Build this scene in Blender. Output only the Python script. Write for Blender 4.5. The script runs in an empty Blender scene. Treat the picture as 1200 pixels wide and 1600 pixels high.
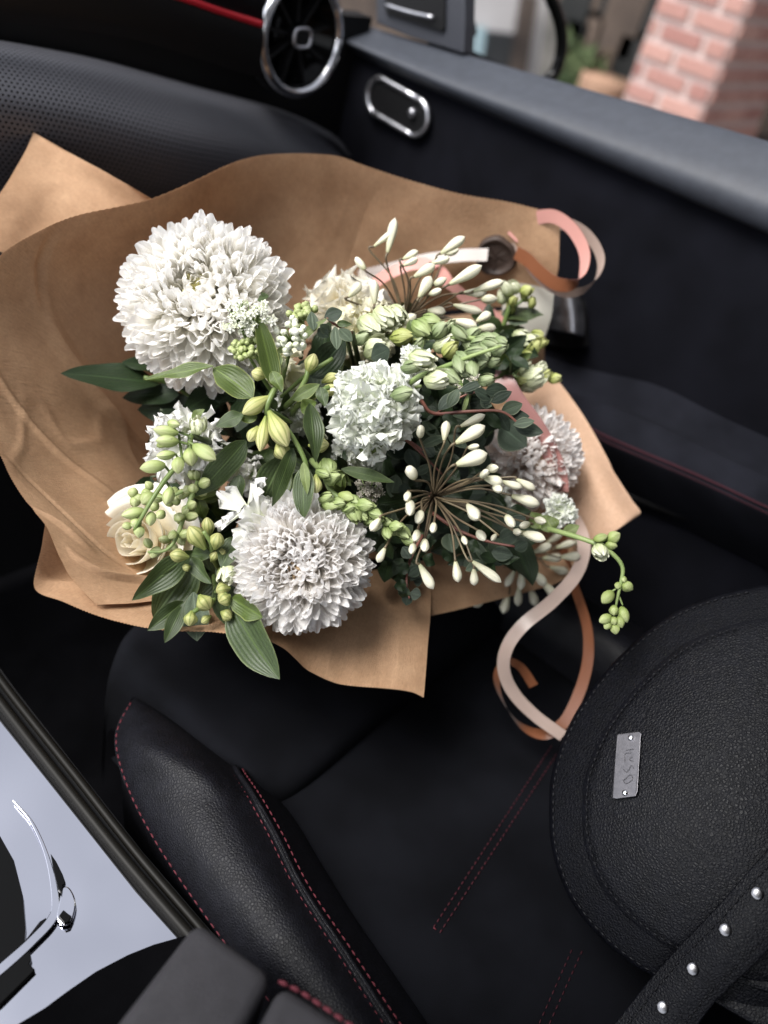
import bpy, math, random
import numpy as np
from mathutils import Vector, Matrix, noise as mnoise

random.seed(7)
RNG = random.Random(11)
SC = bpy.context.scene
COL = SC.collection

# ------------------------------------------------------------------ camera
FPX = 1300.0
def unit(v):
    v = np.array(v, float); return v / np.linalg.norm(v)
FW = unit((-1968, -1600, FPX))
ND = np.array((-440, 1597, FPX), float); ND /= np.linalg.norm(ND); ND = unit(ND - FW * (ND @ FW))
M3 = np.array([np.cross(FW, -ND), FW, -ND])        # photo axes (right, down, away) -> world
CAM = np.array((0.0, 0.0, 1.2))
def ray(px, py): return M3 @ np.array([px - 600.0, py - 800.0, FPX]) / FPX
def P(px, py, d): return CAM + ray(px, py) * d
def PX(px, py, x): r = ray(px, py); return CAM + r * (x - CAM[0]) / r[0]
def PY(px, py, y): r = ray(px, py); return CAM + r * (y - CAM[1]) / r[1]
def PZ(px, py, z): r = ray(px, py); return CAM + r * (z - CAM[2]) / r[2]
def proj(p):
    c = M3.T @ (np.array(p) - CAM); return c[0] / c[2] * FPX + 600, c[1] / c[2] * FPX + 800, c[2]
def D(x, y, z): return unit(M3 @ np.array((x, y, z), float))   # direction: right, down, away
TOCAM = D(0, 0, -1); RIGHT = D(1, 0, 0); DOWN = D(0, 1, 0)

cd = bpy.data.cameras.new('camera'); cam = bpy.data.objects.new('camera', cd); COL.objects.link(cam)
R, U, B = M3 @ (1, 0, 0), M3 @ (0, -1, 0), M3 @ (0, 0, -1)
cam.matrix_world = Matrix(((R[0], U[0], B[0], CAM[0]), (R[1], U[1], B[1], CAM[1]), (R[2], U[2], B[2], CAM[2]), (0, 0, 0, 1)))
cd.sensor_fit = 'VERTICAL'; cd.sensor_height = 24.0; cd.sensor_width = 18.0
cd.lens = FPX / 1600 * 24.0
cd.clip_start = 0.02; cd.clip_end = 500
cd.dof.use_dof = True; cd.dof.focus_distance = 0.60; cd.dof.aperture_fstop = 2.0
SC.camera = cam
SC.cycles.max_bounces = 16; SC.cycles.diffuse_bounces = 10; SC.cycles.transmission_bounces = 12

# ------------------------------------------------------------------ light
SUN_EL, SUN_AZ = math.radians(56), math.radians(-72)     # azimuth from +Y (forward) towards +X
w = bpy.data.worlds.new("World"); SC.world = w; w.use_nodes = True
nt = w.node_tree; bg = nt.nodes['Background']
sky = nt.nodes.new('ShaderNodeTexSky'); sky.sky_type = 'NISHITA'; sky.sun_disc = False
sky.sun_elevation = SUN_EL; sky.sun_rotation = SUN_AZ
bw = nt.nodes.new('ShaderNodeRGBToBW'); mx = nt.nodes.new('ShaderNodeMixRGB'); mx.inputs[0].default_value = 0.85
nt.links.new(sky.outputs[0], bw.inputs[0]); nt.links.new(sky.outputs[0], mx.inputs[1])
tc = nt.nodes.new('ShaderNodeTexCoord'); nz = nt.nodes.new('ShaderNodeTexNoise')
nz.inputs['Scale'].default_value = 4.5; nz.inputs['Detail'].default_value = 5
nt.links.new(tc.outputs['Generated'], nz.inputs['Vector'])
rp = nt.nodes.new('ShaderNodeMapRange'); rp.inputs[1].default_value = .3; rp.inputs[2].default_value = .7
rp.inputs[3].default_value = 1.05; rp.inputs[4].default_value = 2.15
nt.links.new(nz.outputs[0], rp.inputs[0])
ml = nt.nodes.new('ShaderNodeMath'); ml.operation = 'MULTIPLY'
nt.links.new(bw.outputs[0], ml.inputs[0]); nt.links.new(rp.outputs[0], ml.inputs[1])
cb = nt.nodes.new('ShaderNodeCombineColor')
for i, g in enumerate((.97, .985, 1.045)):
    m_ = nt.nodes.new('ShaderNodeMath'); m_.operation = 'MULTIPLY'; m_.inputs[1].default_value = g
    nt.links.new(ml.outputs[0], m_.inputs[0]); nt.links.new(m_.outputs[0], cb.inputs[i])
nt.links.new(cb.outputs[0], mx.inputs[2]); nt.links.new(mx.outputs[0], bg.inputs['Color'])
bg.inputs['Strength'].default_value = 0.10
sd = bpy.data.lights.new('sun', 'SUN'); sun = bpy.data.objects.new('sun', sd); COL.objects.link(sun)
sd.energy = 2.3; sd.angle = math.radians(30); sd.color = (1.0, .97, .92)
sv = Vector((math.sin(SUN_AZ) * math.cos(SUN_EL), math.cos(SUN_AZ) * math.cos(SUN_EL), math.sin(SUN_EL)))
sun.rotation_euler = sv.to_track_quat('Z', 'Y').to_euler()
SC.view_settings.view_transform = 'Standard'; SC.view_settings.look = 'None'
SC.view_settings.exposure = 1.45; SC.view_settings.gamma = 1.0

# ------------------------------------------------------------------ materials
class MT:
    """small wrapper around a Principled node tree"""
    def __init__(s, name, col=(.5, .5, .5), rough=.5, spec=.5, metal=0.0):
        s.m = bpy.data.materials.new(name); s.m.use_nodes = True; s.t = s.m.node_tree
        s.b = s.t.nodes['Principled BSDF']; s.out = s.t.nodes['Material Output']
        s.set('Base Color', (*col, 1)); s.set('Roughness', rough); s.set('Specular IOR Level', spec); s.set('Metallic', metal)
        s._uv = None
    def set(s, k, v):
        if isinstance(v, bpy.types.NodeSocket): s.t.links.new(v, s.b.inputs[k])
        else: s.b.inputs[k].default_value = v
    def n(s, kind, **kw):
        nd = s.t.nodes.new(kind)
        for k, v in kw.items(): setattr(nd, k, v)
        return nd
    def inp(s, sock, v):
        if isinstance(v, bpy.types.NodeSocket): s.t.links.new(v, sock)
        else: sock.default_value = v
    def math(s, op, a, b=0.0, c=None):
        nd = s.n('ShaderNodeMath', operation=op); s.inp(nd.inputs[0], a); s.inp(nd.inputs[1], b)
        if c is not None: s.inp(nd.inputs[2], c)
        return nd.outputs[0]
    def uv(s):
        if s._uv is None:
            a = s.n('ShaderNodeUVMap'); b = s.n('ShaderNodeSeparateXYZ'); s.t.links.new(a.outputs[0], b.inputs[0]); s._uv = (a.outputs[0], b.outputs[0], b.outputs[1])
        return s._uv
    def coord(s, k='Object'): return s.n('ShaderNodeTexCoord').outputs[k]
    def noise(s, scale, detail=3, vec=None, rough=.5):
        nd = s.n('ShaderNodeTexNoise'); nd.inputs['Scale'].default_value = scale; nd.inputs['Detail'].default_value = detail; nd.inputs['Roughness'].default_value = rough
        s.t.links.new(vec if vec is not None else s.coord(), nd.inputs['Vector']); return nd.outputs[0]
    def voro(s, scale, feature='DISTANCE_TO_EDGE', vec=None):
        nd = s.n('ShaderNodeTexVoronoi', feature=feature); nd.inputs['Scale'].default_value = scale
        s.t.links.new(vec if vec is not None else s.coord(), nd.inputs['Vector']); return nd.outputs[0]
    def ramp(s, fac, stops):
        nd = s.n('ShaderNodeValToRGB'); s.inp(nd.inputs[0], fac); e = nd.color_ramp.elements
        while len(e) < len(stops): e.new(.5)
        for i, (p, c) in enumerate(stops): e[i].position = p; e[i].color = (*c, 1) if len(c) == 3 else c
        return nd.outputs[0]
    def mix(s, f, a, b, mode='MIX'):
        nd = s.n('ShaderNodeMixRGB', blend_type=mode); s.inp(nd.inputs[0], f)
        for i, v in ((1, a), (2, b)): s.inp(nd.inputs[i], (*v, 1) if isinstance(v, tuple) else v)
        return nd.outputs[0]
    def rng(s, v, a, b, c, d):
        nd = s.n('ShaderNodeMapRange'); s.inp(nd.inputs[0], v)
        for i, x in enumerate((a, b, c, d)): nd.inputs[i + 1].default_value = x
        return nd.outputs[0]
    def bump(s, h, strength=.3, dist=.001):
        nd = s.n('ShaderNodeBump'); nd.inputs['Strength'].default_value = strength; nd.inputs['Distance'].default_value = dist
        s.t.links.new(h, nd.inputs['Height']); s.t.links.new(nd.outputs[0], s.b.inputs['Normal']); return nd
    def rand(s): return s.n('ShaderNodeObjectInfo').outputs['Random']
    def translucent(s, f, col):
        tr = s.n('ShaderNodeBsdfTranslucent'); s.inp(tr.inputs[0], (*col, 1) if isinstance(col, tuple) else col)
        ms = s.n('ShaderNodeMixShader'); ms.inputs[0].default_value = f
        s.t.links.new(s.b.outputs[0], ms.inputs[1]); s.t.links.new(tr.outputs[0], ms.inputs[2]); s.t.links.new(ms.outputs[0], s.out.inputs[0]); return s

MAT = {}
def leather(name, col, rough, scale, bump, spec=.4, var=.22):
    k = MT(name, col, rough, spec); co = k.coord()
    nzz = k.noise(90, 2, co)
    off = k.n('ShaderNodeVectorMath', operation='MULTIPLY_ADD')
    n2 = k.n('ShaderNodeTexNoise'); n2.inputs['Scale'].default_value = scale * .6; k.t.links.new(co, n2.inputs['Vector'])
    k.t.links.new(n2.outputs['Color'], off.inputs[0]); off.inputs[1].default_value = (.5 / scale,) * 3; k.t.links.new(co, off.inputs[2])
    v = k.voro(scale, 'DISTANCE_TO_EDGE', off.outputs[0])
    h = k.rng(v, 0.0, .28, 0, 1)
    h2 = k.math('ADD', h, k.math('MULTIPLY', k.noise(scale * .35, 2, co), .6))
    k.bump(h2, bump, .00042)
    k.set('Base Color', k.mix(k.rng(nzz, .35, .65, 0, 1), tuple(c * (1 - var) for c in col), tuple(c * (1 + var) for c in col)))
    k.set('Roughness', k.rng(h, 0, 1, min(1, rough + .12), rough))
    MAT[name] = k.m; return k
leather('seat_leather', (.0042, .0043, .0064), .46, 420, .5, .20)
leather('bag_leather', (.0020, .0022, .0040), .40, 430, .5, .20)
leather('bag_trim_leather', (.0016, .0018, .0034), .42, 430, .45, .16)
leather('soft_armrest_leather', (.030, .029, .033), .68, 700, .3, .25, .08)
leather('door_pad_leather', (.031, .035, .045), .5, 900, .10, .40, .08)
def fabric(name, col, spec=.08):
    k = MT(name, col, .95, spec); co = k.coord()
    k.bump(k.noise(1500, 2, co), .35, .0006)
    k.set('Base Color', k.mix(k.rng(k.noise(14, 4, co), .35, .65, 0, 1), tuple(c * .7 for c in col), tuple(c * 1.35 for c in col)))
    MAT[name] = k.m; return k
fabric('black_suede', (.0042, .0045, .0062))
fabric('door_suede', (.0038, .004, .0062))
fabric('bounce_lining_fabric', (.20, .20, .205))  # roof lining, kept light grey to bounce fill light
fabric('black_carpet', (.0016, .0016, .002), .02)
fabric('armrest_top_suede', (.008, .0085, .012))
k = MT('black_plastic', (.004, .004, .0045), .5, .25); k.bump(k.noise(900, 2), .1, .0004); MAT['black_plastic'] = k.m
k = MT('dark_plastic', (.03, .032, .04), .5, .4); k.bump(k.noise(900, 2), .1, .0004); MAT['dark_plastic'] = k.m
k = MT('gloss_black', (.003, .003, .003), .15, .12); MAT['gloss_black'] = k.m
k = MT('edge_trim', (.006, .0055, .0045), .5, .16); k.bump(k.noise(260, 2), .08, .0005); MAT['edge_trim'] = k.m
k = MT('chrome', (.72, .72, .74), .16, .5, 1.0); k.set('Roughness', k.rng(k.noise(60, 3), .3, .7, .12, .24)); MAT['chrome'] = k.m
k = MT('satin_chrome', (.5, .5, .53), .34, .5, 1.0); k.set('Roughness', k.rng(k.noise(80, 3), .3, .7, .28, .42)); MAT['satin_chrome'] = k.m
k = MT('plate_metal', (.21, .205, .22), .5, .5, 1.0); k.bump(k.noise(700, 2), .05, .0003); k.set('Roughness', k.rng(k.noise(300, 3), .3, .7, .4, .55)); MAT['plate_metal'] = k.m
k = MT('rivet_metal', (.22, .22, .23), .28, .5, 1.0); k.bump(k.noise(500, 2), .04, .0003); MAT['rivet_metal'] = k.m
k = MT('plate_engraving', (.19, .185, .20), .5, .5, 1.0); k.bump(k.noise(700, 2), .05, .0003); MAT['plate_engraving'] = k.m
k = MT('polished_console', (.52, .525, .575), .05, .5, 1.0); k.set('Roughness', k.rng(k.noise(9, 4), .3, .7, .04, .12)); MAT['polished_console'] = k.m
k = MT('mirror_glass', (.85, .86, .88), .02, .5, 1.0); MAT['mirror_glass'] = k.m
k = MT('red_thread', (.08, .012, .02), .7, .2); k.set('Base Color', k.mix(k.noise(600, 2), (.05, .008, .014), (.12, .024, .033))); MAT['red_thread'] = k.m
k = MT('dim_red_thread', (.05, .01, .016), .7, .2); k.set('Base Color', k.mix(k.noise(600, 2), (.035, .007, .012), (.06, .013, .02))); MAT['dim_red_thread'] = k.m
k = MT('red_trim', (.42, .012, .022), .3, .5); k.bump(k.noise(300, 2), .05, .0003); MAT['red_trim'] = k.m
k = MT('black_thread', (.006, .006, .008), .6, .3); k.bump(k.noise(1500, 2), .3, .0003); MAT['black_thread'] = k.m

k = MT('perforated_leather', (.02, .021, .026), .42, .5); uvv, uu, vv = k.uv()
row = k.math('FLOOR', vv); sh = k.math('MULTIPLY', k.math('MODULO', row, 2.0), .5)
fx = k.math('SUBTRACT', k.math('FRACT', k.math('ADD', uu, sh)), .5); fy = k.math('SUBTRACT', k.math('FRACT', vv), .5)
dd = k.math('SQRT', k.math('ADD', k.math('MULTIPLY', fx, fx), k.math('MULTIPLY', fy, fy)))
hole = k.rng(dd, .16, .30, 0, 1)
k.set('Base Color', k.mix(hole, (.002, .002, .0024), (.058, .059, .069))); k.bump(k.math('ADD', hole, k.math('MULTIPLY', k.noise(900, 2), .15)), .6, .0012)
k.set('Specular IOR Level', k.rng(hole, 0, 1, .05, .5)); MAT['perforated_leather'] = k.m

def kraft(name, a, b, tr):
    k = MT(name, a, .62, .3); uvv, uu, vv = k.uv(); co = k.coord()
    mp = k.n('ShaderNodeMapping'); mp.inputs['Scale'].default_value = (60, 900, 1); k.t.links.new(uvv, mp.inputs[0])
    mp2 = k.n('ShaderNodeMapping'); mp2.inputs['Scale'].default_value = (520, 30, 1); k.t.links.new(uvv, mp2.inputs[0])
    fib = k.noise(1, 4, mp.outputs[0]); rib = k.noise(1, 2, mp2.outputs[0]); blot = k.noise(38, 5, co, .65); spk = k.noise(420, 3, co, .6)
    c = k.mix(k.rng(blot, .3, .72, 0, 1), a, b)
    c = k.mix(k.rng(spk, .35, .7, 0, .35), c, tuple(x * .66 for x in a))
    c = k.mix(k.rng(rib, .3, .7, 0, .22), c, tuple(min(1, x * 1.25) for x in b))
    k.set('Base Color', c)
    k.bump(k.math('ADD', k.math('MULTIPLY', rib, 1.0), k.math('MULTIPLY', k.math('ADD', fib, blot), .5)), .5, .0010)
    k.translucent(tr, c); MAT[name] = k.m
kraft('kraft_paper', (.43, .255, .146), (.57, .366, .222), .24)
kraft('lit_kraft_paper', (.52, .33, .215), (.60, .40, .28), .2)  # paler copy: light on the right flap put into its colour
k = MT('grey_tissue', (.42, .41, .36), .6, .2); k.bump(k.noise(60, 4), .3, .002); k.translucent(.4, (.42, .41, .36)); MAT['grey_tissue'] = k.m
def satin(name, col, tr=.15):
    k = MT(name, col, .28, .5); uvv, uu, vv = k.uv()
    k.b.inputs['Sheen Weight'].default_value = .12; k.b.inputs['Anisotropic'].default_value = .5
    mp = k.n('ShaderNodeMapping'); mp.inputs['Scale'].default_value = (1, 60, 1); k.t.links.new(uvv, mp.inputs[0])
    f = k.noise(8, 3, mp.outputs[0]); edge = k.math('ABSOLUTE', k.math('SUBTRACT', vv, .5))
    c = k.mix(k.rng(f, .3, .7, 0, 1), tuple(x * .88 for x in col), tuple(min(1, x * 1.1) for x in col))
    c = k.mix(k.rng(edge, .42, .46, 0, .35), c, tuple(x * .6 for x in col))
    k.set('Base Color', c); k.bump(f, .08, .0003); k.translucent(tr, c); MAT[name] = k.m
satin('pink_satin', (.62, .31, .27)); satin('copper_satin', (.20, .072, .032)); satin('nude_satin', (.46, .35, .30)); satin('rose_satin', (.36, .17, .155))
satin('taupe_satin', (.15, .105, .085))
k = MT('wax', (.045, .030, .024), .55, .35); k.bump(k.noise(140, 4), .35, .001); MAT['wax'] = k.m

def petal(name, base, tip, tr=.32, rough=.5, vein=.0):
    k = MT(name, tip, rough, .25); uvv, uu, vv = k.uv()
    c = k.ramp(k.rng(vv, 0, 1, 0, 1), [(0, base), (.45, tuple(.35 * a + .65 * b for a, b in zip(base, tip))), (1, tip)])
    mp = k.n('ShaderNodeMapping'); mp.inputs['Scale'].default_value = (26, 2.2, 1); k.t.links.new(uvv, mp.inputs[0])
    f = k.noise(1, 2, mp.outputs[0])
    c = k.mix(k.rng(f, .4, .75, 0, .10 + vein), c, tuple(x * .86 for x in tip))
    c = k.mix(k.rng(k.rand(), 0, 1, 0, .10), c, tuple(x * .9 for x in tip))
    k.set('Base Color', c); k.bump(f, .25, .0005); k.translucent(tr, c); MAT[name] = k.m
petal('white_petal', (.84, .81, .66), (.93, .92, .905), .54)
petal('cool_petal', (.80, .73, .60), (.90, .89, .885), .52)
petal('blush_petal', (.78, .60, .46), (.90, .88, .87), .5)
petal('frilly_petal', (.62, .70, .38), (.86, .87, .83), .38, .5, .12)
petal('delphinium_petal', (.60, .66, .40), (.82, .81, .80), .35, .5, .2)
petal('rose_petal', (.82, .74, .52), (.87, .85, .78), .38)
petal('rose_heart', (.90, .82, .64), (.90, .87, .78), .45)
petal('cream_petal', (.62, .60, .30), (.80, .77, .62), .35)
def budmat(name, lo, mid, hi, stripe, sf=.5, freq=12, tr=.12, p=(.0, .35, 1)):
    k = MT(name, mid, .45, .35); uvv, uu, vv = k.uv()
    c = k.ramp(vv, [(p[0], lo), (p[1], mid), (p[2], hi)])
    st = k.math('SINE', k.math('MULTIPLY', k.math('ADD', uu, k.math('MULTIPLY', k.noise(120, 2), .03)), freq * 2 * math.pi))
    c = k.mix(k.rng(st, .1, 1, 0, sf), c, stripe)
    c = k.mix(k.rng(k.rand(), 0, 1, 0, .35), c, tuple(x * .7 for x in mid))
    c = k.mix(k.rng(k.noise(260, 3), .45, .75, 0, .3), c, tuple(x * .8 for x in lo))
    k.set('Base Color', c); k.bump(k.math('ADD', st, k.noise(500, 2)), .18, .0005); k.translucent(tr, c); MAT[name] = k.m
budmat('agapanthus_bud', (.42, .43, .22), (.74, .72, .56), (.84, .81, .69), (.62, .61, .42), .35, 6, .25)
budmat('alstroemeria_bud', (.20, .26, .05), (.50, .50, .19), (.60, .56, .30), (.17, .22, .055), .75, 9, .15)
budmat('dark_alstroemeria_bud', (.16, .21, .045), (.33, .35, .12), (.40, .38, .17), (.11, .15, .035), .75, 9, .1)
budmat('delphinium_bud', (.20, .26, .075), (.36, .42, .17), (.48, .50, .28), (.22, .28, .09), .6, 5, .12)
budmat('bright_bud', (.19, .26, .06), (.33, .40, .14), (.48, .52, .27), (.26, .34, .09), .5, 5, .15)
budmat('snapdragon_bud', (.14, .20, .05), (.26, .33, .125), (.36, .41, .20), (.22, .30, .09), .45, 4, .12)
budmat('grey_green_bud', (.12, .165, .06), (.23, .29, .14), (.36, .40, .24), (.16, .21, .10), .45, 4, .12)
budmat('lime_bud', (.22, .28, .06), (.38, .42, .13), (.48, .48, .22), (.36, .42, .09), .4, 5, .2)
budmat('white_green_bud', (.30, .37, .14), (.56, .60, .36), (.78, .78, .64), (.44, .49, .25), .4, 5, .2)
def leafmat(name, dark, light, edge=None, veins=11, rough=.42, tr=.15, spec=.4):
    k = MT(name, dark, rough, spec); uvv, uu, vv = k.uv()
    a = k.math('ABSOLUTE', k.math('SUBTRACT', uu, .5))
    st = k.math('SINE', k.math('MULTIPLY', uu, veins * 2 * math.pi))
    c = k.mix(k.rng(k.noise(45, 3), .35, .65, 0, 1), dark, light)
    c = k.mix(k.rng(k.rand(), 0, 1, 0, .5), c, tuple(x * .62 for x in dark))
    c = k.mix(k.rng(st, .3, 1, 0, .13), c, tuple(min(1, x * 1.6) for x in light))
    c = k.mix(k.rng(a, 0.0, .035, .55, 0), c, tuple(min(1, x * 2.2) for x in light))
    if edge: c = k.mix(k.rng(a, .44, .495, 0, .8), c, edge)
    k.set('Base Color', c); k.bump(k.math('ADD', st, k.math('MULTIPLY', k.noise(200, 3), 1.2)), .25, .0006)
    k.translucent(tr, tuple(min(1, x * 1.8) for x in light)); MAT[name] = k.m
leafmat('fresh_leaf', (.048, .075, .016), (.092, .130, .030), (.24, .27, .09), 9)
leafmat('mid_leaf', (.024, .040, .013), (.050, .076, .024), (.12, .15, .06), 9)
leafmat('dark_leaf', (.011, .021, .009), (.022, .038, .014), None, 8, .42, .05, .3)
leafmat('grey_leaf', (.050, .070, .045), (.092, .118, .078), (.20, .22, .14), 3, .55, .12, .25)
leafmat('dark_grey_leaf', (.020, .031, .021), (.042, .058, .040), (.09, .11, .07), 3, .55, .1, .25)
leafmat('pale_leaf', (.10, .14, .042), (.17, .21, .07), None, 7, .45, .2)
def stemmat(name, a, b):
    k = MT(name, a, .45, .4); k.set('Base Color', k.mix(k.rng(k.noise(55, 3), .3, .7, 0, 1), a, b)); k.bump(k.noise(400, 2), .2, .0005); MAT[name] = k.m
stemmat('green_stem', (.075, .12, .028), (.14, .19, .06)); stemmat('pale_stem', (.17, .24, .08), (.25, .31, .12))
stemmat('red_stem', (.13, .045, .04), (.22, .09, .06)); stemmat('brown_green_stem', (.075, .052, .034), (.15, .12, .07))
stemmat('dark_stem', (.02, .03, .012), (.05, .065, .025))
k = MT('yellow_centre', (.62, .50, .16), .6, .3); k.set('Base Color', k.mix(k.noise(300, 2), (.62, .58, .22), (.80, .77, .50))); MAT['yellow_centre'] = k.m
k = MT('tan_centre', (.42, .28, .14), .6, .3); k.set('Base Color', k.mix(k.noise(300, 2), (.32, .2, .1), (.55, .42, .27))); MAT['tan_centre'] = k.m
k = MT('tiny_white', (.76, .77, .66), .55, .3); k.set('Base Color', k.mix(k.rand(), (.66, .70, .50), (.82, .82, .76))); k.translucent(.2, (.76, .77, .66)); MAT['tiny_white'] = k.m
k = MT('dry_white', (.45, .42, .36), .7, .2); k.set('Base Color', k.mix(k.rand(), (.36, .33, .28), (.58, .55, .47))); MAT['dry_white'] = k.m
# outside
k = MT('brick_clay', (.45, .13, .10), .9, .2); k.set('Base Color', k.mix(k.rand(), (.30, .15, .13), (.44, .26, .22))); k.bump(k.noise(60, 5), .5, .004); MAT['brick_clay'] = k.m
k = MT('mortar', (.47, .375, .35), .95, .1); k.bump(k.noise(90, 4), .5, .004); MAT['mortar'] = k.m
def plain(name, a, b, sc, rough=.9):
    k = MT(name, a, rough, .2); k.set('Base Color', k.mix(k.rng(k.noise(sc, 5), .35, .65, 0, 1), a, b)); k.bump(k.noise(sc * 6, 4), .4, .004); MAT[name] = k.m
plain('asphalt', (.045, .045, .047), (.065, .063, .06), 6); plain('paving', (.10, .09, .085), (.15, .14, .13), 3)
plain('brown_render', (.045, .035, .03), (.10, .075, .06), 2.5); plain('dark_glass', (.01, .012, .012), (.03, .03, .03), 2, .2)
plain('pale_stone', (.16, .15, .13), (.26, .24, .21), 4); plain('yellow_paint', (.38, .30, .03), (.46, .36, .06), 5, .5)
plain('white_paint', (.7, .7, .7), (.8, .8, .8), 4, .5); plain('bark', (.04, .03, .02), (.08, .06, .045), 20)
plain('bush_leaf', (.035, .055, .025), (.07, .09, .04), 8); plain('car_paint', (.02, .02, .022), (.022, .022, .024), 4, .25)
plain('terracotta', (.22, .13, .09), (.30, .19, .13), 6)
plain('poster_green', (.10, .35, .05), (.12, .40, .06), 3, .5); plain('poster_red', (.45, .03, .05), (.5, .04, .06), 3, .5); plain('pale_blue', (.35, .48, .5), (.4, .52, .55), 3, .5)

# ------------------------------------------------------------------ object helpers
ORG = {}
def link(o): COL.objects.link(o); return o
def thing(name, label, cat, loc, group=None, kind=None):
    o = link(bpy.data.objects.new(name, None)); o.location = Vector(loc); o.empty_display_size = .02
    ORG[o.name] = np.array(loc, float)
    o['label'] = label; o['category'] = cat
    if group: o['group'] = group
    if kind: o['kind'] = kind
    return o
def mkmesh(name, V, Fc, mat, uv=None, smooth=True):
    me = bpy.data.meshes.new(name); me.from_pydata([tuple(map(float, v)) for v in V], [], Fc)
    if uv is not None:
        ul = me.uv_layers.new(name='UVMap'); idx = np.empty(len(me.loops), np.int32); me.loops.foreach_get('vertex_index', idx)
        ul.data.foreach_set('uv', np.asarray(uv, np.float32)[idx].ravel())
    if smooth: me.polygons.foreach_set('use_smooth', [True] * len(me.polygons))
    if mat: me.materials.append(MAT[mat])
    return me
def part(name, geo, mat, parent, label=None, smooth=True, solid=0, sub=0, bev=0, kind=None):
    """geo in world coordinates, parent is a thing or one of its parts"""
    V, Fc, uv = geo; o0 = ORG[parent.name] if parent else np.zeros(3)
    o = bpy.data.objects.new(name, mkmesh(name, np.asarray(V, float) - o0, Fc, mat, uv, smooth)); link(o)
    if parent: o.parent = parent
    ORG[o.name] = o0
    if label: o['label'] = label
    if kind: o['kind'] = kind
    if solid: m = o.modifiers.new('thickness', 'SOLIDIFY'); m.thickness = solid; m.offset = 0; m.use_rim = solid > .002
    if bev: m = o.modifiers.new('bevel', 'BEVEL'); m.width = bev; m.segments = 2; m.limit_method = 'ANGLE'
    if sub: m = o.modifiers.new('sub', 'SUBSURF'); m.levels = sub; m.render_levels = sub
    return o
def inst(name, me, mtx, parent, label=None):
    """copy of a shared mesh under a thing; mtx is a world matrix, parents are unrotated"""
    o = bpy.data.objects.new(name, me); link(o); o.parent = parent
    m = mtx.copy(); m.translation = m.translation - Vector(ORG[parent.name]); o.matrix_local = m
    if label: o['label'] = label
    ORG[o.name] = ORG[parent.name]
    return o
def structure(name, geo, mat, smooth=False, bev=0):
    o = part(name, geo, mat, None, smooth=smooth, bev=bev); o['kind'] = 'structure'; return o

def crspline(pts, n):
    """Catmull-Rom through pts, n samples, works on arrays of any trailing shape"""
    p = np.asarray(pts, float); m = len(p)
    if m == 2: t = np.linspace(0, 1, n); return p[0] + (p[1] - p[0]) * t.reshape(-1, *([1] * (p.ndim - 1)))
    e = np.concatenate([[2 * p[0] - p[1]], p, [2 * p[-1] - p[-2]]]); out = []
    for u in np.linspace(0, m - 1 - 1e-9, n):
        i = int(u); t = u - i; a, b, c, d = e[i], e[i + 1], e[i + 2], e[i + 3]
        out.append(.5 * (2 * b + (c - a) * t + (2 * a - 5 * b + 4 * c - d) * t * t + (3 * b - a - 3 * c + d) * t ** 3))
    return np.array(out)
def gridfaces(r, c, close=False):
    F = []
    for i in range(r - 1):
        for j in range(c if close else c - 1):
            j2 = (j + 1) % c; F.append((i * c + j, i * c + j2, (i + 1) * c + j2, (i + 1) * c + j))
    return F
def surf(rows, nr, nc, us=1, vs=1):
    """smooth surface through a control grid"""
    g = crspline(np.array(rows, float), nr); g = np.swapaxes(crspline(np.swapaxes(g, 0, 1), nc), 0, 1)
    uv = np.stack(np.meshgrid(np.linspace(0, us, nc), np.linspace(0, vs, nr)), -1).reshape(-1, 2)
    return g.reshape(-1, 3), gridfaces(nr, nc), uv
def tube(pts, rad, n=8, seg=None, cap=True):
    p = crspline(pts, seg or max(2, len(pts) * 4)); m = len(p)
    r = np.interp(np.linspace(0, 1, m), np.linspace(0, 1, len(np.atleast_1d(rad))), np.atleast_1d(rad)) if np.ndim(rad) else np.full(m, rad)
    V, UV = [], []; t = np.gradient(p, axis=0); t /= np.linalg.norm(t, axis=1)[:, None] + 1e-12
    a = np.array((0, 0, 1.)) if abs(t[0][2]) < .9 else np.array((1., 0, 0)); nrm = unit(np.cross(t[0], a))
    for i in range(m):
        nrm = unit(nrm - t[i] * (nrm @ t[i])); b = np.cross(t[i], nrm)
        for j in range(n):
            A = 2 * math.pi * j / n; V.append(p[i] + r[i] * (nrm * math.cos(A) + b * math.sin(A))); UV.append((j / n, i / (m - 1)))
    F = gridfaces(m, n, True)
    if cap: F += [tuple(range(n))[::-1], tuple((m - 1) * n + j for j in range(n))]
    return np.array(V), F, np.array(UV)
def band(pts, wdirs, width, seg=60):
    """flat ribbon along pts; wdirs are the across directions at each point"""
    p = crspline(pts, seg); wd = crspline(wdirs, seg); V, UV = [], []
    t = np.gradient(p, axis=0)
    for i in range(seg):
        ti = unit(t[i]); a = wd[i] - ti * (wd[i] @ ti); a = unit(a) * width / 2
        for j in range(5):
            q = -1 + j / 2; V.append(p[i] + a * q); UV.append((i / seg, j / 4))
    return np.array(V), gridfaces(seg, 5), np.array(UV)
def merge(gs):
    V, F, U_ = [], [], []; o = 0
    for v, f, u in gs:
        V.append(np.asarray(v)); U_.append(np.zeros((len(v), 2)) if u is None else np.asarray(u)); F += [tuple(i + o for i in q) for q in f]; o += len(v)
    return np.concatenate(V), F, np.concatenate(U_)
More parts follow.
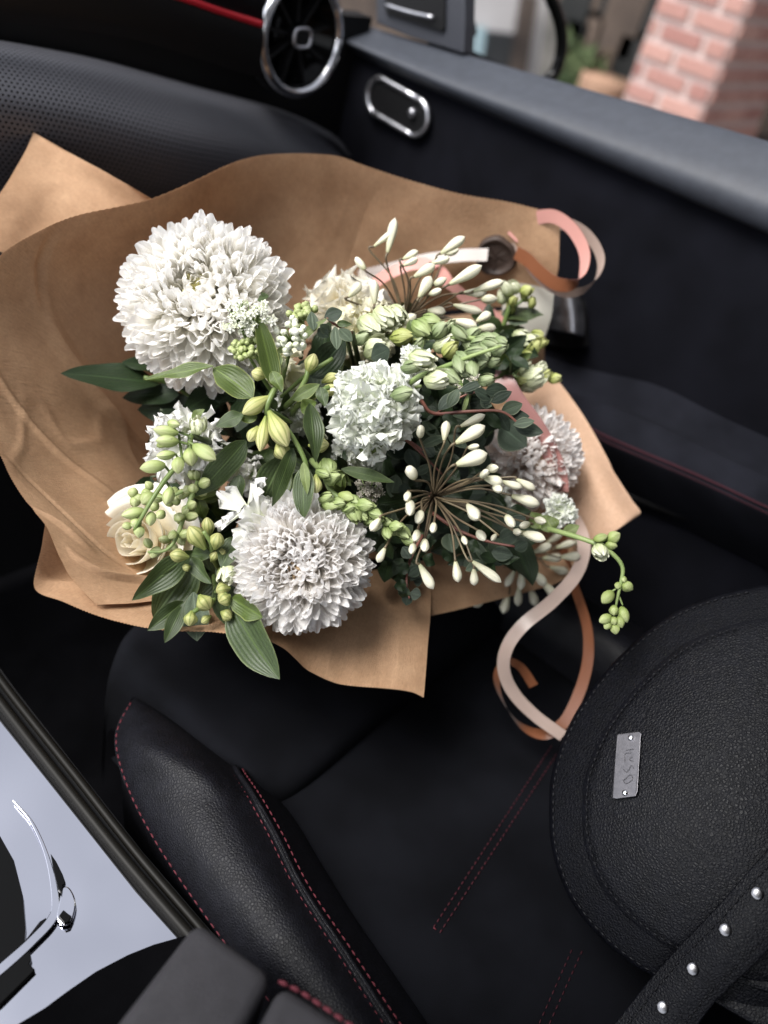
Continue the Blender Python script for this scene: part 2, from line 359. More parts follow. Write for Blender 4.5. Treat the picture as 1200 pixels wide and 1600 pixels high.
def box(c, ax, sx, sy, sz):
    """box centred at c with half sizes along axes ax (3x3 rows)"""
    ax = np.asarray(ax, float); V = []
    for z in (-1, 1):
        for x, y in ((-1, -1), (1, -1), (1, 1), (-1, 1)): V.append(np.asarray(c) + ax[0] * sx * x + ax[1] * sy * y + ax[2] * sz * z)
    return np.array(V), [(3, 2, 1, 0), (4, 5, 6, 7), (0, 1, 5, 4), (1, 2, 6, 5), (2, 3, 7, 6), (3, 0, 4, 7)], None
I3 = np.eye(3)
def slab(poly, thick, n):
    """prism: polygon (world points) with thickness along -n"""
    p = np.array(poly); m = len(p); q = p - np.asarray(n) * thick
    return np.concatenate([p, q]), [tuple(range(m)), tuple(range(2 * m - 1, m - 1, -1))] + [(i, m + i, m + (i + 1) % m, (i + 1) % m) for i in range(m)], None
def frame(c, z, up=None):
    """matrix with local Z along z and local Y towards up"""
    z = unit(z); up = np.asarray(TOCAM if up is None else up); y = up - z * (up @ z)
    if np.linalg.norm(y) < 1e-6: y = np.array((1., 0, 0)) - z * z[0]
    y = unit(y); x = np.cross(y, z)
    return Matrix(((x[0], y[0], z[0], c[0]), (x[1], y[1], z[1], c[1]), (x[2], y[2], z[2], c[2]), (0, 0, 0, 1)))
def between(a, b, width, up=None, thick=None):
    v = np.asarray(b) - a; L = np.linalg.norm(v)
    return frame(a, v, up) @ Matrix.Diagonal((width, thick if thick else width, L, 1))
def jit(v, a, r=RNG): return unit(np.asarray(v) + np.array([r.uniform(-a, a) for _ in range(3)]))

# ------------------------------------------------------------------ shared plant meshes (unit sized, along +Z, face +Y)
def leaf_mesh(name, mat, shape=1.0, bend=.2, fold=.25, wave=.0, twist=.0, nl=12, nw=6, seed=0):
    r = random.Random(seed); V, UV = [], []; ph = r.uniform(0, 6)
    for i in range(nl + 1):
        v = i / nl; wd = (math.sin(math.pi * v ** shape) ** .8 if 0 < v < 1 else 0) * .5; wd = max(wd, .03 if i == 0 else .004)
        yb = bend * (v * v - v * .3) ; tw = twist * v
        for j in range(nw + 1):
            u = j / nw; x = (u - .5) * 2 * wd; y = fold * abs(u - .5) * 2 * wd + wave * math.sin(v * 9 + ph + (u > .5) * 2) * abs(u - .5) * wd * 2
            V.append((x * math.cos(tw) - y * math.sin(tw), yb + (x * math.sin(tw) + y * math.cos(tw)), v)); UV.append((u, v))
    return mkmesh(name, V, gridfaces(nl + 1, nw + 1), mat, UV)
def leaf_set(mat, n=5, **kw):
    out = []
    for i in range(n):
        q = dict(shape=.8, bend=RNG.uniform(-.35, .15), fold=RNG.uniform(.1, .4), wave=RNG.uniform(.1, .35), twist=RNG.uniform(-.5, .5), seed=i)
        q.update({a: (b(RNG) if callable(b) else b) for a, b in kw.items()}); out.append(leaf_mesh('leaf', mat, **q))
    return out
LEAF = {m: leaf_set(m) for m in ('fresh_leaf', 'mid_leaf', 'dark_leaf', 'pale_leaf')}
for m in ('grey_leaf', 'dark_grey_leaf'):
    LEAF[m] = leaf_set(m, 5, shape=lambda r: r.uniform(.8, 1.0), bend=lambda r: r.uniform(-.15, .1), fold=lambda r: r.uniform(0, .2), wave=.05, twist=lambda r: r.uniform(-.2, .2))
def bud_mesh(name, mat, prof, ridges=6, depth=.06, bend=0.0, n=14, m=12, twist=.0):
    V, UV = [], []
    for i in range(m + 1):
        v = i / m; rr = np.interp(v, [a for a, _ in prof], [b for _, b in prof])
        for j in range(n + 1):
            A = 2 * math.pi * j / n; q = rr * (1 + depth * math.cos(ridges * A + twist * v) * min(1, v * 2)) * .5
            V.append((q * math.cos(A), q * math.sin(A) + bend * v * v, v)); UV.append((j / n, v))
    return mkmesh(name, V, gridfaces(m + 1, n + 1), mat, UV)
PR_LONG = [(0, .18), (.06, .36), (.25, .62), (.5, .9), (.68, 1), (.82, .88), (.93, .52), (1, .06)]
PR_OVAL = [(0, .25), (.08, .55), (.25, .86), (.45, 1), (.65, .92), (.82, .66), (.94, .3), (1, .03)]
PR_ROUND = [(0, .3), (.1, .7), (.3, .95), (.5, 1), (.7, .95), (.88, .68), (.97, .32), (1, .04)]
PR_TEAR = [(0, .2), (.1, .34), (.3, .7), (.52, 1), (.7, .94), (.86, .62), (.95, .34), (1, .12)]
BUD = {
    'agapanthus_bud': [bud_mesh('bud', 'agapanthus_bud', PR_LONG, 6, d, b) for d, b in ((.05, .0), (.07, .12), (.06, -.1))],
    'agapanthus_stub': [bud_mesh('bud', 'agapanthus_bud', PR_ROUND, 6, .07, 0), bud_mesh('bud', 'agapanthus_bud', PR_OVAL, 6, .08, .05)],
    'alstroemeria_bud': [bud_mesh('bud', 'alstroemeria_bud', PR_TEAR, 6, .09, b, twist=t) for b, t in ((.1, .8), (-.08, -.6), (.0, 1.2))],
    'dark_alstroemeria_bud': [bud_mesh('bud', 'dark_alstroemeria_bud', PR_TEAR, 6, .09, b, twist=t) for b, t in ((.1, .8), (-.08, -.6))],
}
for m in ('delphinium_bud', 'bright_bud'): BUD[m] = [bud_mesh('bud', m, PR_OVAL, 5, .10, b) for b in (.0, .12, -.1)]
def lip_bud(mat, seed, open_=0.0):
    """rounded bud wrapped in overlapping lobes; open_ loosens the lobes into a ruffle"""
    r = random.Random(seed); gs = []
    V, UV = [], []
    for i in range(9):
        v = i / 8; rr = np.interp(v, [a for a, _ in PR_OVAL], [b for _, b in PR_OVAL]) * .40
        for j in range(11): A = 2 * math.pi * j / 10; V.append((rr * math.cos(A), rr * math.sin(A), v * .92)); UV.append((j / 10, v))
    gs.append((np.array(V), gridfaces(9, 11), np.array(UV)))
    nl = 5 if not open_ else 8
    for k in range(nl):
        a0 = 2.4 * k + r.uniform(-.3, .3); top = r.uniform(.72, 1.02); z0 = r.uniform(0, .16); span = r.uniform(.65, .95); lean = r.uniform(-.1, .22) + open_ * r.uniform(.3, 1.0); V, UV = [], []; ph = r.uniform(0, 6)
        for i in range(7):
            v = i / 6; rr = np.interp(v, [0, .15, .45, .75, 1], [.16, .40, .52, .43, .22]) + lean * max(0, v - .5) ** 1.5 + .015 * k / nl
            for j in range(7):
                u = j / 6; s_ = (u - .5) * 2; A = a0 + s_ * span * (1 - .55 * v ** 3); q = rr * (1 - .06 * (1 - abs(s_)) * (1 if v > .3 else 0)) + .03 * abs(s_) ** 3 + open_ * .10 * v * math.sin(5 * s_ + ph)
                V.append((q * math.cos(A), q * math.sin(A), z0 + (top - z0) * v * (1 - .10 * s_ * s_ * v) + open_ * .05 * math.sin(7 * s_ + ph) * v)); UV.append((u, v))
        gs.append((np.array(V), gridfaces(7, 7), np.array(UV)))
    v, f, u = merge(gs); return mkmesh('bud', v, f, mat, u)
for m in ('snapdragon_bud', 'grey_green_bud', 'lime_bud'): BUD[m] = [lip_bud(m, s) for s in range(4)]
BUD['white_green_bud'] = [lip_bud('white_green_bud', s, .5) for s in range(5)]

def petal_mesh(mat, tipw=.75, maxw=.62, cup=.5, curl=.3, ruffle=0.0, rf=3.0, notch=0.0, nl=6, nw=4, seed=0, basew=.3):
    r = random.Random(seed); ph = [r.uniform(0, 6.28) for _ in range(4)]; V, UV = [], []
    for i in range(nl + 1):
        v = i / nl; wd = np.interp(v, [0, maxw, .88, .97, 1], [basew, 1, .86 * tipw + .1, .6 * tipw, .35 * tipw]) * .5
        for j in range(nw + 1):
            u = j / nw; s = (u - .5) * 2; x = s * wd
            y = cup * x * x * 2 + curl * v * v * (1.0 if ruffle == 0 else .6)
            if ruffle: y += ruffle * v ** 2 * (math.sin(rf * s * 2.2 + ph[0]) * .6 + math.sin(rf * s * 4.1 + ph[1]) * .4); x += .08 * ruffle * math.sin(6 * s + ph[2])
            z = v * (1 - notch * (s * s) * v * .6) - (ruffle * .35 * (math.sin(rf * 3.3 * s + ph[3])) * v if i == nl else 0)
            V.append((x, y, z)); UV.append((u, v))
    return mkmesh('petal', V, gridfaces(nl + 1, nw + 1), mat, UV)
def petal_set(mat, n, fn): return [petal_mesh(mat, seed=i, **fn(i)) for i in range(n)]
def mum_petal(mat, cup, curl, seed, tipcurl=0.0):
    r = random.Random(seed); V, UV = [], []; sk = r.uniform(-.08, .08); ph = r.uniform(0, 6)
    for i in range(8):
        v = i / 7; wd = .5 * np.interp(v, [0, .35, .62, .80, .90, .96, 1], [.45, .76, .98, 1.04, .98, .84, .60])
        for j in range(6):
            s_ = (j / 5 - .5) * 2; x = s_ * wd
            y = cup * (abs(s_) ** 1.8) * wd * .55 * (1 - .55 * v) + curl * v ** 2 + tipcurl * max(0, v - .7) ** 2 * 4 + .015 * math.sin(5 * s_ + ph) * v
            V.append((x + sk * v * v, y, v * (1 - .12 * abs(s_) ** 2.4 * v))); UV.append((j / 5, v))
    return mkmesh('petal', V, gridfaces(8, 6), mat, UV)
def mum_set(mat): return ([mum_petal(mat, RNG.uniform(.5, 1.0), c, i, t) for i, (c, t) in enumerate(((.22, .5), (.14, .7), (.30, .2), (.10, .9), (.2, .4)))],
                          [mum_petal(mat, RNG.uniform(.3, .8), c, i + 9, t) for i, (c, t) in enumerate(((.02, .4), (.10, .2), (-.10, .3), (.12, .6), (-.04, .8), (-.14, .1)))])
MUM = {m: mum_set(m) for m in ('white_petal', 'cool_petal', 'blush_petal')}
FRILL = {m: petal_set(m, 7, lambda i: dict(tipw=1.5, maxw=.9, cup=RNG.uniform(-.2, .3), curl=RNG.uniform(-.35, .2), ruffle=RNG.uniform(.13, .24), rf=RNG.uniform(2.2, 3.6), notch=.4, nl=7, nw=12, basew=.2)) for m in ('frilly_petal', 'delphinium_petal', 'cream_petal')}

BIND = np.array((.60, .42, .64))      # where the stems are tied together, resting low on the seat
def stem_to_bind(root, head, back, r=.0028, mat='dark_stem'):
    a = np.asarray(head); b = np.asarray(back)
    t = BIND + np.array([RNG.uniform(-.015, .015) for _ in range(3)])
    part('stem', tube([a, a + b * .05, (a + b * .09 + t * 1.2) / 2.2, t], r, 6, 14), mat, root)

# ------------------------------------------------------------------ setting: ground and the car around the bouquet
structure('road', (np.array([(-60, -60, 0), (60, -60, 0), (60, 60, 0), (-60, 60, 0)]), [(0, 1, 2, 3)], None), 'asphalt')
structure('pavement', box((31.5, 0, .06), I3, 30, 55, .06), 'paving')
structure('car_floor', box((.35, .35, .24), I3, .62, 1.1, .015), 'black_carpet')

def G(rows, z=None): return [[PZ(x, y, zz) for (x, y), zz in zip(r, zs)] for r, zs in zip(rows, z)]
# --- passenger seat
seat = thing('car_seat', 'black passenger seat with red stitched leather bolsters and suede centre', 'car seat', (.5, .05, .3))
rows = [[(215, 1090), (255, 1112), (305, 1148), (362, 1190), (378, 1200), (446, 1248)],
        [(206, 1096), (252, 1119), (300, 1153), (358, 1196), (374, 1206), (445, 1256)],
        [(182, 1150), (235, 1165), (310, 1195), (388, 1243), (403, 1250), (468, 1292)],
        [(196, 1220), (265, 1235), (350, 1262), (420, 1300), (435, 1306), (502, 1350)],
        [(240, 1310), (310, 1325), (395, 1348), (463, 1386), (478, 1391), (552, 1430)],
        [(320, 1430), (385, 1440), (465, 1458), (528, 1486), (543, 1489), (614, 1520)],
        [(425, 1570), (480, 1575), (550, 1583), (601, 1598), (615, 1599), (682, 1620)],
        [(530, 1710), (585, 1715), (650, 1715), (690, 1725), (704, 1726), (760, 1740)]]
zs = [[.55, .55, .555, .55, .55, .53], [.594, .604, .608, .600, .598, .560]] + [[.598, .628, .637, .624, .621, .572]] * 6
ctrl = G(rows, zs)
ctrl = [[np.array((r[0][0] + .012, r[0][1], .42)), np.array((r[0][0] + .003, r[0][1], r[0][2] - .02))] + list(r) + [np.array((r[-1][0] + .012, r[-1][1], .52))] for r in ctrl]
part('left_bolster', surf(ctrl, 60, 60), 'seat_leather', seat)
bol = bpy.data.objects['left_bolster']; bol.name = 'side_bolster'; ORG['side_bolster'] = ORG['left_bolster']
def stitches(name, pts, mat, parent, r, L, gap, lift=.0008, up=(0, 0, 1)):
    """row of thread stitches along a line, joined"""
    p = crspline(pts, 400); s = np.concatenate([[0], np.cumsum(np.linalg.norm(np.diff(p, axis=0), axis=1))]); gs = []; u = 0
    while u + L < s[-1]:
        q = [np.array([np.interp(u + L * k, s, p[:, i]) for i in range(3)]) for k in (0, .5, 1)]
        q[0] = q[0] - np.array(up) * r * .6; q[2] = q[2] - np.array(up) * r * .6
        q = [x + np.array(up) * lift for x in q]
        gs.append(tube(q, [r * .6, r, r * .6], 6, 5)); u += L + gap
    o = part(name, merge(gs), mat, parent, kind='stuff'); return o
C = crspline(np.array(ctrl), 60)
stitches('red_stitching', C[9:52, 2], 'red_thread', bol, .0008, .0042, .0026, .0006)
stitches('red_stitching', C[8:60, 5] + np.array((-.0015, 0, .0)), 'red_thread', bol, .0007, .0038, .0020, .0009)
stitches('red_stitching', C[8:60, 6] + np.array((.0035, 0, -.0006)), 'red_thread', bol, .0007, .0038, .0020, .0009)
# raised piping between the two stitch rows is the seam itself
part('seam', tube(list((C[8:60, 5] + C[8:60, 6]) / 2 + np.array((.001, 0, -.0006))), .0024, 8, 60), 'seat_leather', bol)
# centre cushion
cr = []
for y in np.linspace(-.40, .36, 9):
    cr.append([np.array((x, y, .572 - .012 * math.cos((x - .52) / .22 * 1.4) + (.0 if y < .3 else -.01))) for x in np.linspace(.22, .74, 9)])
part('cushion', surf(cr, 40, 40), 'black_suede', seat)
def cz(x, y): return .572 - .012 * math.cos((x - .52) / .22 * 1.4)
def oncush(px, py): q = PZ(px, py, .565); q = PZ(px, py, cz(q[0], q[1])); return q
for a, b in (((677, 1450), (862, 1165)), ((687, 1458), (872, 1175))):
    stitches('red_stitching', [oncush(a[0] + (b[0] - a[0]) * t, a[1] + (b[1] - a[1]) * t) for t in (0, .25, .5, .75, 1)], 'dim_red_thread', seat, .0007, .0036, .0022, .0008)
stitches('red_stitching', [oncush(677, 1450), oncush(687, 1458)], 'red_thread', seat, .0007, .0025, .001, .0008)
for a, b in (((842, 1600), (895, 1480)), ((858, 1600), (912, 1480))):
    stitches('red_stitching', [oncush(a[0] + (b[0] - a[0]) * t, a[1] + (b[1] - a[1]) * t) for t in (-.4, 0, .5, 1)], 'dim_red_thread', seat, .0005, .0036, .0028, .0008)
# thigh support block in front of the cushion
tp = [[PZ(x, y, .585) for x, y in ((176, 1036), (235, 960), (420, 860), (720, 800))], [PZ(x, y, .598) for x, y in ((215, 1062), (300, 1010), (480, 930), (740, 860))],
      [PZ(x, y, .598) for x, y in ((300, 1150), (400, 1110), (560, 1010), (780, 900))], [PZ(x, y, .590) for x, y in ((352, 1196), (440, 1180), (600, 1060), (800, 930))],
      [PZ(x, y, .575) for x, y in ((380, 1215), (446, 1243), (626, 1092), (810, 950))]]
tp = [[q - np.array((0, -.01, .12)) for q in tp[0]]] + tp + [[q - np.array((0, 0, .05)) for q in tp[-1]]]
tp = [[r[0] - np.array((.004, 0, .10))] + r for r in tp]
part('thigh_support', surf(tp, 36, 30), 'black_suede', seat)
# far bolster
fb = [[PZ(x, y, z) for (x, y), z in zip(r, (.565, .600, .622, .60, .52))] for r in
      ([(690, 930), (720, 905), (752, 892), (780, 880), (800, 880)], [(770, 975), (800, 945), (840, 925), (868, 915), (880, 915)],
       [(860, 1040), (880, 1000), (930, 975), (955, 965), (965, 960)], [(960, 1110), (985, 1070), (1020, 1040), (1040, 1030), (1060, 1020)], [(1080, 1200), (1110, 1150), (1140, 1110), (1160, 1100), (1180, 1090)])]
fo = part('side_bolster', surf(fb, 30, 24), 'seat_leather', seat, 'far bolster beside the door')
FB = crspline(np.array(fb), 60)
part('red_stitching', tube(list(FB[:, 1] * .45 + FB[:, 2] * .55 + np.array((0, 0, .003))), .001, 6, 40), 'dim_red_thread', fo)
# backrest behind the bag
br = [[np.array((x, y, z)) for x in np.linspace(.24, .80, 6)] for y, z in ((-.10, .50), (-.17, .62), (-.24, .85), (-.30, 1.15))]
part('backrest', surf(br, 20, 20), 'black_suede', seat, solid=.05)

# --- centre console, armrest
con = thing('centre_console', 'mirror polished centre console panel reflecting the cloudy sky', 'car console', (.12, .2, .4))
zc = .60
cn_ = unit((-.07, -.05, 1)); cp0 = PZ(150, 1380, zc)
def CP(x, y, dz=0):
    r = ray(x, y); return CAM + r * (((cp0 + cn_ * dz - CAM) @ cn_) / (r @ cn_))
part('console_panel', slab([CP(*q) for q in ((-60, 1030), (0, 1122), (80, 1222), (150, 1310), (215, 1392), (278, 1462), (330, 1540), (250, 1700), (-120, 1700), (-200, 1300))], .02, (0, 0, 1)), 'polished_console', con, smooth=False, bev=.0015)
def rail(pts, rad, z, mat, name): part(name, tube([CP(x, y, z - zc) for x, y in pts], rad, 10, 40), mat, con)
rail([(-60, 1015), (10, 1110), (100, 1225), (200, 1350), (300, 1466), (350, 1520)], .0042, zc + .001, 'edge_trim', 'trim_rail')
rail([(-45, 1000), (20, 1088), (115, 1208), (215, 1335), (315, 1452), (365, 1510)], .0034, zc - .003, 'edge_trim', 'trim_rail')
part('side_wall', slab([CP(x, y, -.004) for x, y in ((-40, 990), (26, 1080), (120, 1200), (222, 1330), (322, 1446), (380, 1510), (300, 1560), (200, 1420), (60, 1240), (-60, 1090))], .20, (0, 0, 1)), 'black_plastic', con, smooth=False)
def smoothpoly(pts, n=60):
    p = np.array(list(pts) + [pts[0]], float); return [tuple(q) for q in crspline(p, n)[:-1]]
part('lid', slab([CP(x, y, .004) for x, y in ((-80, 1240), (0, 1306), (22, 1345), (36, 1400), (40, 1450), (39, 1470), (62, 1440), (72, 1434), (60, 1456), (10, 1508), (-80, 1560))], .004, (0, 0, 1)), 'gloss_black', con, smooth=False)  # dark shape mirrored in the panel, built as a raised black piece
lv = crspline(np.array([(20, 1250, 1), (50, 1285, 2.5), (74, 1340, 3.5), (86, 1400, 6), (82, 1434, 7), (50, 1470, 7), (15, 1502, 7.5), (-30, 1540, 7.5)], float), 40)
lt = np.gradient(lv[:, :2], axis=0); lt /= np.linalg.norm(lt, axis=1)[:, None]; ln_ = np.stack([-lt[:, 1], lt[:, 0]], 1)
lp = [tuple(q[:2] + n_ * q[2]) for q, n_ in zip(lv, ln_)] + [tuple(q[:2] - n_ * q[2]) for q, n_ in zip(lv[::-1], ln_[::-1])]
part('lever', slab([CP(x, y, .0055) for x, y in lp], .003, cn_), 'polished_console', con, smooth=False, bev=.0012)
part('dark_reflection_strip', slab([CP(x, y, .009) for x, y in ((79, 1333), (88, 1346), (98, 1366), (103, 1380), (98, 1383), (96, 1398), (91, 1390), (84, 1362))], .004, (0, 0, 1)), 'gloss_black', con, smooth=False, bev=.0005)  # small dark reflection modelled as a black strip
part('dark_reflection_spot', slab([CP(x, y, .009) for x, y in ((91, 1432), (99, 1421), (106, 1427), (112, 1431), (108, 1440), (100, 1443))], .004, (0, 0, 1)), 'gloss_black', con, smooth=False, bev=.0006)  # small dark reflection modelled as a black spot
part('knob_cover', slab([CP(x, y, .006) for x, y in smoothpoly(((97, 1384), (108, 1386), (117, 1402), (118, 1420), (110, 1442), (95, 1444), (88, 1432), (92, 1410)), 30)], .003, (0, 0, 1)), 'polished_console', con, smooth=False, bev=.001)
part('switch', slab([CP(x, y, .005) for x, y in ((-60, 1560), (0, 1515), (46, 1484), (49, 1498), (46, 1506), (55, 1515), (30, 1540), (0, 1570), (-60, 1610))], .004, (0, 0, 1)), 'gloss_black', con, smooth=False, bev=.0006)  # dark band of the panel's reflection, modelled as a black slab
part('roof_edge_reflection', slab([CP(x, y, .004) for x, y in ((-40, 1680), (25, 1602), (70, 1575), (105, 1549), (150, 1518), (200, 1492), (240, 1476), (290, 1462), (360, 1540), (250, 1760), (0, 1760))], .004, (0, 0, 1)), 'black_carpet', con, smooth=False)  # dark slab in place of the roof edge mirrored in the panel
arm = thing('armrest', 'dark grey padded armrest lid with thick red stitching at its edge', 'armrest', PZ(350, 1560, .60))
za = .715
def pad(poly, z, h, nm, mat, parent, r=.008):
    o = part(nm, slab([PZ(x, y, z) for x, y in poly], h, (0, 0, 1)), mat, parent, smooth=True, bev=r); o.modifiers['bevel'].segments = 4; return o
pad(((309, 1433), (430, 1521), (300, 1760), (40, 1780)), za, .11, 'lid', 'soft_armrest_leather', arm)
rp_ = pad(((441, 1532), (565, 1612), (640, 1700), (380, 1800), (330, 1740)), za, .11, 'rear_pad', 'soft_armrest_leather', arm)
stitches('red_stitching', [PZ(x, y, za) for x, y in ((436, 1533), (470, 1550), (505, 1573), (545, 1600), (590, 1630))], 'red_thread', rp_, .0014, .0055, .0014, .0004)

# --- door
door = thing('car_door', 'dark suede lined passenger door with grey leather window ledge', 'car door', (.87, .4, .4))
up_ = [(x, 84 + (x - 720) * .286) for x in (430, 530, 640, 720, 890, 980, 1170, 1300, 1500, 2000)]
lo_ = [(430, 26), (528, 68), (610, 109)] + [(x, 150 + (x - 700) * .428) for x in (700, 800, 900, 1060, 1220, 1420, 2000)]
rows = []
for (a, b), (c, d) in zip(up_, lo_):
    m1 = (a * .62 + c * .38, b * .62 + d * .38); m2 = (a * .28 + c * .72, b * .28 + d * .72)
    rows.append([PX(a, b, .905) - np.array((-.01, 0, .03)), PX(a, b - 1, .900), PX(*m1, .862), PX(*m2, .842), PX(c, d - 4, .846), PX(c, d + 3, .866)])
part('window_ledge', surf(rows, 70, 40), 'door_pad_leather', door)
lowc = [PX(c, d, .862) for c, d in lo_]
rows = [[q + np.array((0, 0, .005)) for q in lowc], [np.array((.858, q[1], .93)) for q in lowc], [np.array((.856, q[1], .86)) for q in lowc], [np.array((.858, q[1], .76)) for q in lowc], [np.array((.862, q[1], .3)) for q in lowc]]
part('door_panel', surf(rows, 40, 60), 'door_suede', door)
# armrest of the door
ar = []
for (a, b), (c, d) in (((820, 590), (700, 600)), ((900, 615), (860, 640)), ((1000, 640), (955, 685)), ((1100, 690), (1090, 742)), ((1250, 760), (1210, 797)), ((1400, 830), (1380, 870)), ((1900, 1050), (1880, 1085))):
    q = PX(c, d, .795); t = PX(a, b, .842)
    ar.append([np.array((.87, t[1], t[2] + .055)), np.array((.842, t[1], t[2])), (t + q) / 2 + np.array((0, 0, .012)), q, q + np.array((.004, 0, -.018)), q + np.array((.03, 0, -.06)), q + np.array((.06, 0, -.10))])
ad = part('door_armrest', surf(ar, 40, 30), 'armrest_top_suede', door)
A_ = crspline(np.array(ar), 60)
part('red_stitching', tube(list(A_[:, 3] + np.array((-.0015, 0, .0005))), .0009, 6, 50), 'dim_red_thread', ad)
part('red_stitching', tube(list(A_[:, 3] + np.array((-.001, 0, -.0055))), .0008, 6, 50), 'dim_red_thread', ad)
part('door_pocket', tube([PX(x, y, .845) for x, y in ((960, 765), (1010, 783), (1080, 808), (1140, 815), (1230, 817), (1400, 812))], .006, 8, 40), 'black_plastic', door)
# handle
hn = part('handle_cup', surf([[PX(x, y, xx) for (x, y), xx in zip(r, (.850, .846, .848))] for r in ([(858, 470), (880, 452), (915, 470)], [(845, 510), (880, 505), (918, 505)], [(845, 535), (890, 545), (920, 540)])], 10, 10), 'black_plastic', door)
part('door_handle', surf([[PX(x, y, xx) for (x, y), xx in zip(r, (.836, .822, .822, .838))] for r in ([(858, 468), (872, 458), (888, 456), (900, 460)], [(853, 480), (868, 474), (892, 473), (908, 480)], [(852, 498), (868, 498), (894, 500), (912, 506)], [(856, 512), (872, 516), (896, 521), (911, 526)])], 20, 20), 'satin_chrome', door, solid=.004)
# seat switch with chrome bezel
def stadium(c, u, v, hl, hr, n=14):
    pts = []
    for s, a0 in ((1, -90), (-1, 90)):
        for i in range(n + 1):
            A = math.radians(a0 + 180 * i / n); pts.append(c + u * (s * (hl - hr) + math.cos(A) * hr) + v * math.sin(A) * hr)
    return pts
c0 = PX(622, 167, .852); pu = PX(652, 184, .852) - PX(592, 150, .852); sw_u = unit(pu); sw_v = unit(np.cross(np.array((1., 0, 0)), sw_u))
c0 = c0 - np.array((.002, 0, 0)); HL = np.linalg.norm(PX(668, 192, .852) - PX(576, 142, .852)) / 2; HR = .021
bz = part('switch_bezel', tube(stadium(c0, sw_u, sw_v, HL, HR) + [stadium(c0, sw_u, sw_v, HL, HR)[0]], .0036, 8, 90), 'satin_chrome', door)
part('switch_plate', slab(stadium(c0, sw_u, sw_v, HL, HR), .004, (-1, 0, 0)), 'black_plastic', bz, smooth=False)
kc = PX(643, 176, .846); part('switch_knob', tube([kc + np.array((.003, 0, 0)), kc, kc - np.array((.003, 0, 0))], [.0055, .0055, .0035], 12, 6), 'satin_chrome', bz)
# sail panel in front of the window
sp = part('sail_panel', slab([PX(x, y, .885) for x, y in ((586, -60), (588, 36), (640, 58), (724, 84), (726, 40), (727, -80))], .02, (-1, 0, 0)), 'dark_plastic', door, smooth=False, bev=.002)
part('speaker_grille', slab([PX(x, y, .881) for x, y in ((600, -50), (602, 22), (690, 50), (694, 44), (695, -70))], .004, (-1, 0, 0)), 'black_plastic', sp, smooth=False, bev=.001)
part('trim_strip', tube([PX(x, y, .876) for x, y in ((604, 8), (640, 19), (676, 27))], .0022, 8, 12), 'satin_chrome', sp)
part('outer_skin', box((.935, .2, .66), I3, .02, .9, .31), 'car_paint', door, smooth=False)

# --- dashboard
dash = thing('dashboard', 'black dashboard with perforated leather roll and red trim line', 'dashboard', (.4, .85, .7))
top = [(-140, 45), (-20, 66), (70, 82), (160, 101), (300, 140), (430, 176), (510, 212), (548, 246)]
dv = [(0, 1)] * 8
rows = []
for i, (x, y) in enumerate(top):
    f = (1, 1, 1, 1, .96, .8, .55, .22)[i]; e = np.interp(i, [0, 4, 7], [0, .0, .045])
    sh_ = (0, 0, 0, 0, 0, 4, 14, 16)[i]
    rows.append([PY(x + 4, y - 6, .84), PY(x, y, .815), PY(x + sh_ * .2, y + 26 * f, .785 + e), PY(x + sh_ * .6, y + 85 * f, .755 + e), PY(x + sh_, y + 160 * f, .755 + e), PY(x + sh_, y + 240 * f, .775 + e), PY(x + sh_, y + 330 * f + 30, .80 + e)])
v, f_, uvv = surf(rows, 90, 60)
# perforation spacing in metres
g = v.reshape(90, 60, 3); su = np.concatenate([[0], np.cumsum(np.linalg.norm(np.diff(g[:, 25], axis=0), axis=1))]); sv_ = np.concatenate([[0], np.cumsum(np.linalg.norm(np.diff(g[30], axis=0), axis=1))])
uvp = np.stack(np.broadcast_arrays(su[:, None] / .0052, sv_[None, :] / .0046), -1).reshape(-1, 2)
part('leather_roll', (v, f_, uvp), 'perforated_leather', dash)
part('lower_panel', slab([np.array(q) for q in ((-.3, .85, .30), (-.3, .85, 1.02), (.88, .85, 1.02), (.88, .85, .30))], .03, (0, -1, 0)), 'black_plastic', dash, smooth=False)
up = [[PY(x, y, yy) for x, y in ((-200, q0), (0, q0 + 14), (200, q1), (330, q2), (412, q3))] for yy, q0, q1, q2, q3 in ((.80, 20, 60, 98, 125), (.792, -10, 30, 60, 88), (.79, -50, -20, 20, 44), (.80, -120, -80, -60, -30))]
part('dash_face', surf(up, 20, 30), 'black_plastic', dash)
part('red_trim', tube([PY(x, y, .79) for x, y in ((250, -14), (295, 0), (350, 19), (409, 38))], .0035, 8, 30), 'red_trim', dash)
part('upper_pad', surf([[PY(x, y, yy) for (x, y), yy in zip(r, (.787, .775, .79))] for r in ([(240, -20), (250, -50), (260, -90)], [(295, -5), (305, -40), (310, -90)], [(350, 14), (362, -20), (370, -70)], [(408, 32), (414, 0), (416, -50)])], 20, 16), 'seat_leather', dash)
# vent
vc = PY(469, 58, .80); vz = unit((.02, -1, .05)); vx = unit(np.cross((0, 0, 1), vz)); vy = np.cross(vz, vx); VR = .0575
def vring(r, off, n=48): return [vc + vx * math.cos(2 * math.pi * i / n) * r + vy * math.sin(2 * math.pi * i / n) * r + vz * off for i in range(n + 1)]
vent = part('air_vent', merge([(np.concatenate([vring(VR + .006, -.03), vring(VR + .006, .0), vring(VR - .002, .0), vring(VR - .006, -.03), vring(.001, -.034)]), gridfaces(5, 49), None)]), 'gloss_black', dash)
part('vent_ring', tube(vring(VR, .003), .0057, 10, 120), 'chrome', vent)
for i in range(9):
    A = 2 * math.pi * (i + .3) / 9; d = vx * math.cos(A) + vy * math.sin(A); s = np.cross(vz, d)
    part('vane', box(vc + d * .033 - vz * .012, (d, s, vz), .020, .0016, .007), 'black_plastic', vent, smooth=False, bev=.0006)
